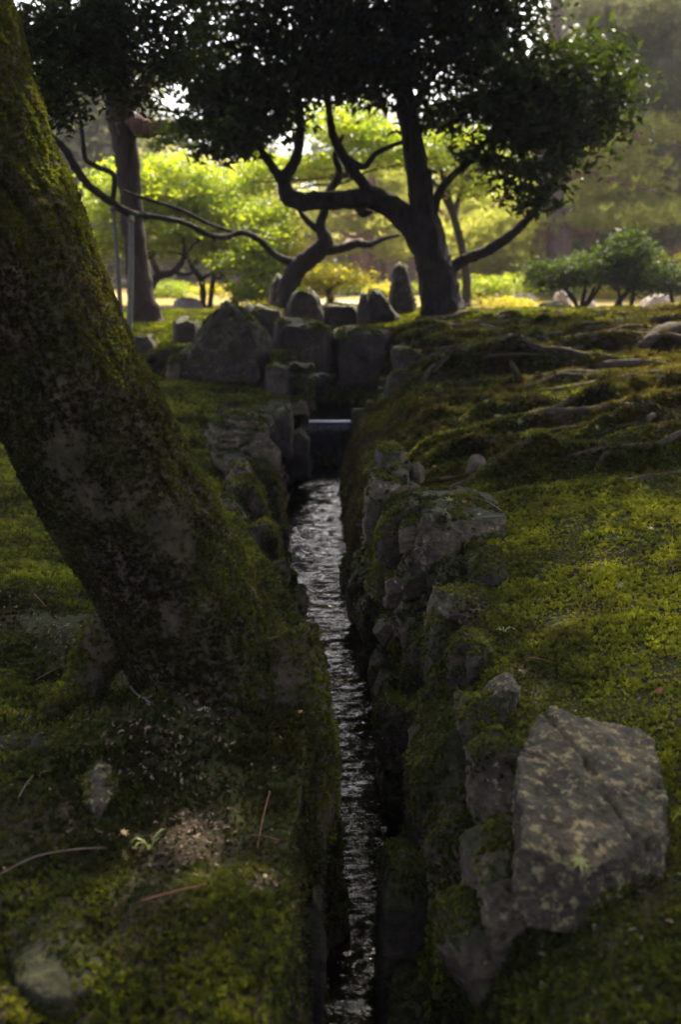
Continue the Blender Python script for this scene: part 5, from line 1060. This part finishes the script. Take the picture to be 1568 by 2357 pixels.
# ------------------------------------------------------------------ fallen leaves, twigs, stub
ALL_DG = None
bpy.context.view_layer.update()
def surf(u, v):
    dg = bpy.context.evaluated_depsgraph_get(); d = ray(u, v).normalized(); best = None
    for o in [ground, trunk] + ROCKS:
        mi = o.matrix_world.inverted(); lo = mi @ CAM; ld = (mi.to_3x3() @ d)
        ok, lc, nn, _ = o.ray_cast(lo, ld)
        if ok:
            w = o.matrix_world @ lc; t = (w - CAM).length
            if best is None or t < best[0]:
                nw = (o.matrix_world.to_3x3() @ nn).normalized(); best = (t, w, nw if nw.dot(d) < 0 else -nw)
    return (best[1], best[2]) if best else (P(u, v, 3), Vector((0, 0, 1)))
def maple_leaf(label, u, v, size, mat, seed, lift=.012):
    p, nn = surf(u, v); rg = random.Random(seed); lob = 7; Vt = [(0, 0, .06)]; 
    for k in range(lob):
        a = math.radians(-130 + 260 * k / (lob - 1)); L = (.55, .8, .95, 1.05, .95, .8, .55)[k]; h = math.radians(17)
        curl = -.12 * L + rg.uniform(-.14, .14)
        Vt += [(.30 * math.sin(a - h), .30 * math.cos(a - h), .03), (.62 * L * math.sin(a - h * .55), .62 * L * math.cos(a - h * .55), .02), (L * math.sin(a), L * math.cos(a), curl), (.62 * L * math.sin(a + h * .55), .62 * L * math.cos(a + h * .55), .02), (.30 * math.sin(a + h), .30 * math.cos(a + h), .03)]
    Ft = []
    for k in range(lob):
        i = 1 + k * 5; Ft += [(0, i, i + 4), (i, i + 1, i + 4), (i + 1, i + 3, i + 4), (i + 1, i + 2, i + 3)]
        if k < lob - 1: Ft.append((0, i + 4, i + 5))
    Vt = [(x * size, y * size, z * size) for x, y, z in Vt]
    o = thing('maple_leaf', label, 'leaf', p + nn * lift, 'fallen leaves on the moss')
    q = (nn + Vector((rg.uniform(-.3, .3), rg.uniform(-.45, 0), 0))).normalized().to_track_quat('Z', 'Y'); o.rotation_mode = 'QUATERNION'
    from mathutils import Quaternion
    o.rotation_quaternion = q @ Quaternion((0, 0, 1), rg.uniform(0, 6.28))
    link('blade', mesh_np('blade', Vt, Ft, False), mat, o)
    Vs, Fs = tube([(0, 0, .04 * size), (0, -.45 * size, .03 * size), (.05 * size, -.95 * size, -.05 * size)], [size * .03, size * .025, size * .02], sides=5, sub=3, lump=0)
    link('stalk', mesh_np('stalk', Vs, tri_fix(Fs), True), mat, o)
LV = [('green maple leaf lying in the bright moss at the right', 1432, 1356, .024, 'leaf_green'), ('pale green maple leaf on the broad flat slab', 1036, 1158, .025, 'leaf_green'), ('yellow-green maple leaf at the top of the half-buried knobbly stone', 1077, 1259, .017, 'leaf_green'), ('green maple leaf on the root slope above the round stub', 1172, 1002, .032, 'leaf_green'),
      ('green maple leaf beside the upper root on the slope', 1196, 971, .03, 'leaf_green'), ('green maple leaf high on the root slope left side', 1008, 892, .035, 'leaf_green'), ('green maple leaf on the exposed root in the middle of the slope', 1281, 926, .035, 'leaf_green'), ('green maple leaf under the exposed root in the middle of the slope', 1304, 948, .03, 'leaf_green'),
      ('green leaf caught on the front of the lichen boulder', 1330, 1988, .022, 'leaf_green'), ('tan leaf on the moss below the flat slab', 1141, 1215, .014, 'leaf_tan'), ('brown leaf on the broad flat slab right of the green leaf', 1068, 1160, .015, 'leaf_red'), ('tan leaf at the right in the brown moss', 1502, 1224, .016, 'leaf_tan'),
      ('small tan leaf beside the tiny grey stone', 1000, 1078, .018, 'leaf_tan'), ('curled red-brown leaf on the dark moss at the right', 1524, 1600, .016, 'leaf_red'), ('orange leaf on the mossy trunk foot', 693, 1649, .010, 'leaf_red'), ('small red-brown leaf in the moss under the slab', 1125, 1120, .014, 'leaf_red'), ('tan leaf at the far right of the slab edge', 1105, 1190, .013, 'leaf_tan'),
      ('small red leaf on the bright moss in the middle', 1265, 1272, .010, 'leaf_red'), ('yellow curled leaf at the foot of the moss mound, lower left', 280, 1930, .012, 'leaf_tan'), ('yellow small leaf on the sandy patch at the trunk foot', 608, 2030, .008, 'leaf_tan'), ('red speck of a leaf near the lower water edge', 672, 2095, .008, 'leaf_red'), ('brown leaf on the litter left of the trunk', 160, 1642, .010, 'leaf_tan'), ('tiny tan leaf in the bright moss at right of the maple leaf', 1205, 1225, .010, 'leaf_tan'), ('tan leaf on the root slope at upper right', 1372, 985, .018, 'leaf_tan'), ('tan leaf low on the root slope near the pale slab', 938, 1047, .016, 'leaf_tan')]
for k, (lab, u, v, s, mt) in enumerate(LV): maple_leaf(lab, u, v, s, M[mt], 300 + k)
def twig(label, pxs, r_mm, mat, name='twig'):
    pts = []
    for i_, (u, v) in enumerate(pxs):
        p, nn = surf(u, v); pts.append(p + nn * (.010 + .004 * (i_ % 2)))
    o = thing(name, label, 'twig', pts[0], 'fallen twigs and needles'); V, F = tube(pts, [r_mm / 1000 * (1 - .3 * k / len(pts)) for k in range(len(pts))], sides=6, sub=6, lump=.2)
    add_tube('shoot', o, (V, F), M[mat])
twig('red pine needle standing up by the lower water edge', [(622, 1830), (606, 1895), (592, 1965)], 1.1, 'twig_red')
twig('red pine needle lying across at the lower water edge', [(578, 1934), (625, 1944), (676, 1955)], 1.0, 'twig_red')
twig('long curved brown twig at the lower left edge', [(0, 2022), (60, 1992), (110, 1972), (180, 1965), (240, 1960)], 1.6, 'twig_brown')
twig('red-brown twig on the moss mound at lower left', [(330, 2084), (400, 2066), (476, 2048)], 1.2, 'twig_red')
twig('red needle on the green moss at the right', [(1214, 1522), (1240, 1528), (1272, 1533)], 1.2, 'twig_red')
twig('red twig in the dark moss left of the trunk', [(78, 1374), (92, 1390), (106, 1404)], 1.0, 'twig_red')
twig('grey stick pushed into the soil at the trunk foot', [(300, 1590), (322, 1608), (344, 1626)], 3.0, 'pole')
twig('pale thin stalk on the dark moss at far lower left', [(46, 1845), (62, 1820), (78, 1792)], 1.5, 'twig_brown')
twig('thin dark twig across the broad flat slab', [(1090, 1150), (1120, 1162), (1158, 1184)], 2.0, 'twig_brown')
twig('thin brown twig in the litter left of the trunk', [(80, 1575), (105, 1562), (130, 1545)], 1.4, 'twig_brown')
# cut stub lying in the hollow of the slope
a_, n1 = surf(1096, 1094); b__, n2 = surf(1104, 1044)
a_ = a_ - Vector((0, 0, .022)); so = thing('root_stub', 'short bark-covered root stub lying in the hollow of the slope', 'stump', a_)
b__ = a_ + Vector((.03, .2, .035)); V, F = tube([a_ + Vector((-.01, -.03, -.06)), a_.lerp(b__, .4), b__, b__ + Vector((.004, .02, .0))], [.045, .045, .04, .02], sides=16, sub=7, lump=.14, seed=3)
add_tube('stub', so, (V, F), M['root'])
# upright pale splinter and grass sprigs
s0, n0 = surf(1190, 858); s1, _ = surf(1200, 872)
so = thing('broken_stick', 'pale broken stick end jutting from the root slope', 'stick', s1); V, F = tube([s1 - Vector((0, 0, .02)), s1 + Vector((-.04, -.02, .05)), s1 + Vector((-.075, -.02, .11))], [.018, .02, .012], sides=8, sub=4, lump=.2); add_tube('stick', so, (V, F), M['root'])
def sprig(label, u, v, n, L, seed):
    p, nn = surf(u, v); rg = random.Random(seed); o = thing('sprout', label, 'plant', p)
    for k in range(n):
        a = rg.uniform(0, 6.28); l = L * rg.uniform(.6, 1.1); d = Vector((math.cos(a), math.sin(a), 0)); s = Vector((-math.sin(a), math.cos(a), 0)) * L * .07; up = Vector((0, 0, 1))
        q = [Vector((0, 0, -.004)), d * l * .3 + up * l * .55, d * l * .75 + up * l * .75, d * l * 1.1 + up * l * .6]
        Vb = [q[0] - s * .5, q[0] + s * .5, q[1] - s, q[1] + s, q[2] - s * .9, q[2] + s * .9, q[3]]
        link('blade', mesh_np('blade', [tuple(x) for x in Vb], [(0, 1, 3), (0, 3, 2), (2, 3, 5), (2, 5, 4), (4, 5, 6)], True), M['leaf_green'], o)
sprig('small two-leaved sprout at the lower left', 345, 1955, 5, .035, 1); sprig('short grass sprig at the foot of the leaning trunk', 282, 1525, 5, .045, 2); sprig('bright grass sprig on the right channel wall', 935, 1392, 4, .03, 3); sprig('fine green sprig behind the pale-topped stone', 1160, 1460, 6, .03, 4); sprig('small leaf pair on the mossy stone wall below the slab', 902, 1232, 3, .025, 5); sprig('blurred green shoot at the right foreground edge', 1545, 1895, 4, .05, 6)

# ------------------------------------------------------------------ haze
hm = bpy.data.materials.new('thin_haze'); hm.use_nodes = True; hn = hm.node_tree.nodes; hn.remove(hn['Principled BSDF'])
pv = hn.new('ShaderNodeVolumePrincipled'); pv.inputs['Color'].default_value = (0.84, 0.82, 1.0, 1); pv.inputs['Density'].default_value = 0.001; pv.inputs['Anisotropy'].default_value = 0.2
hm.node_tree.links.new(pv.outputs[0], hn['Material Output'].inputs['Volume'])
hz = bx('haze', None, -75, 75, -9, 110, -1.5, 16, hm); hz['kind'] = 'stuff'; hz['label'] = 'thin pale haze in the garden air'
print('script end')
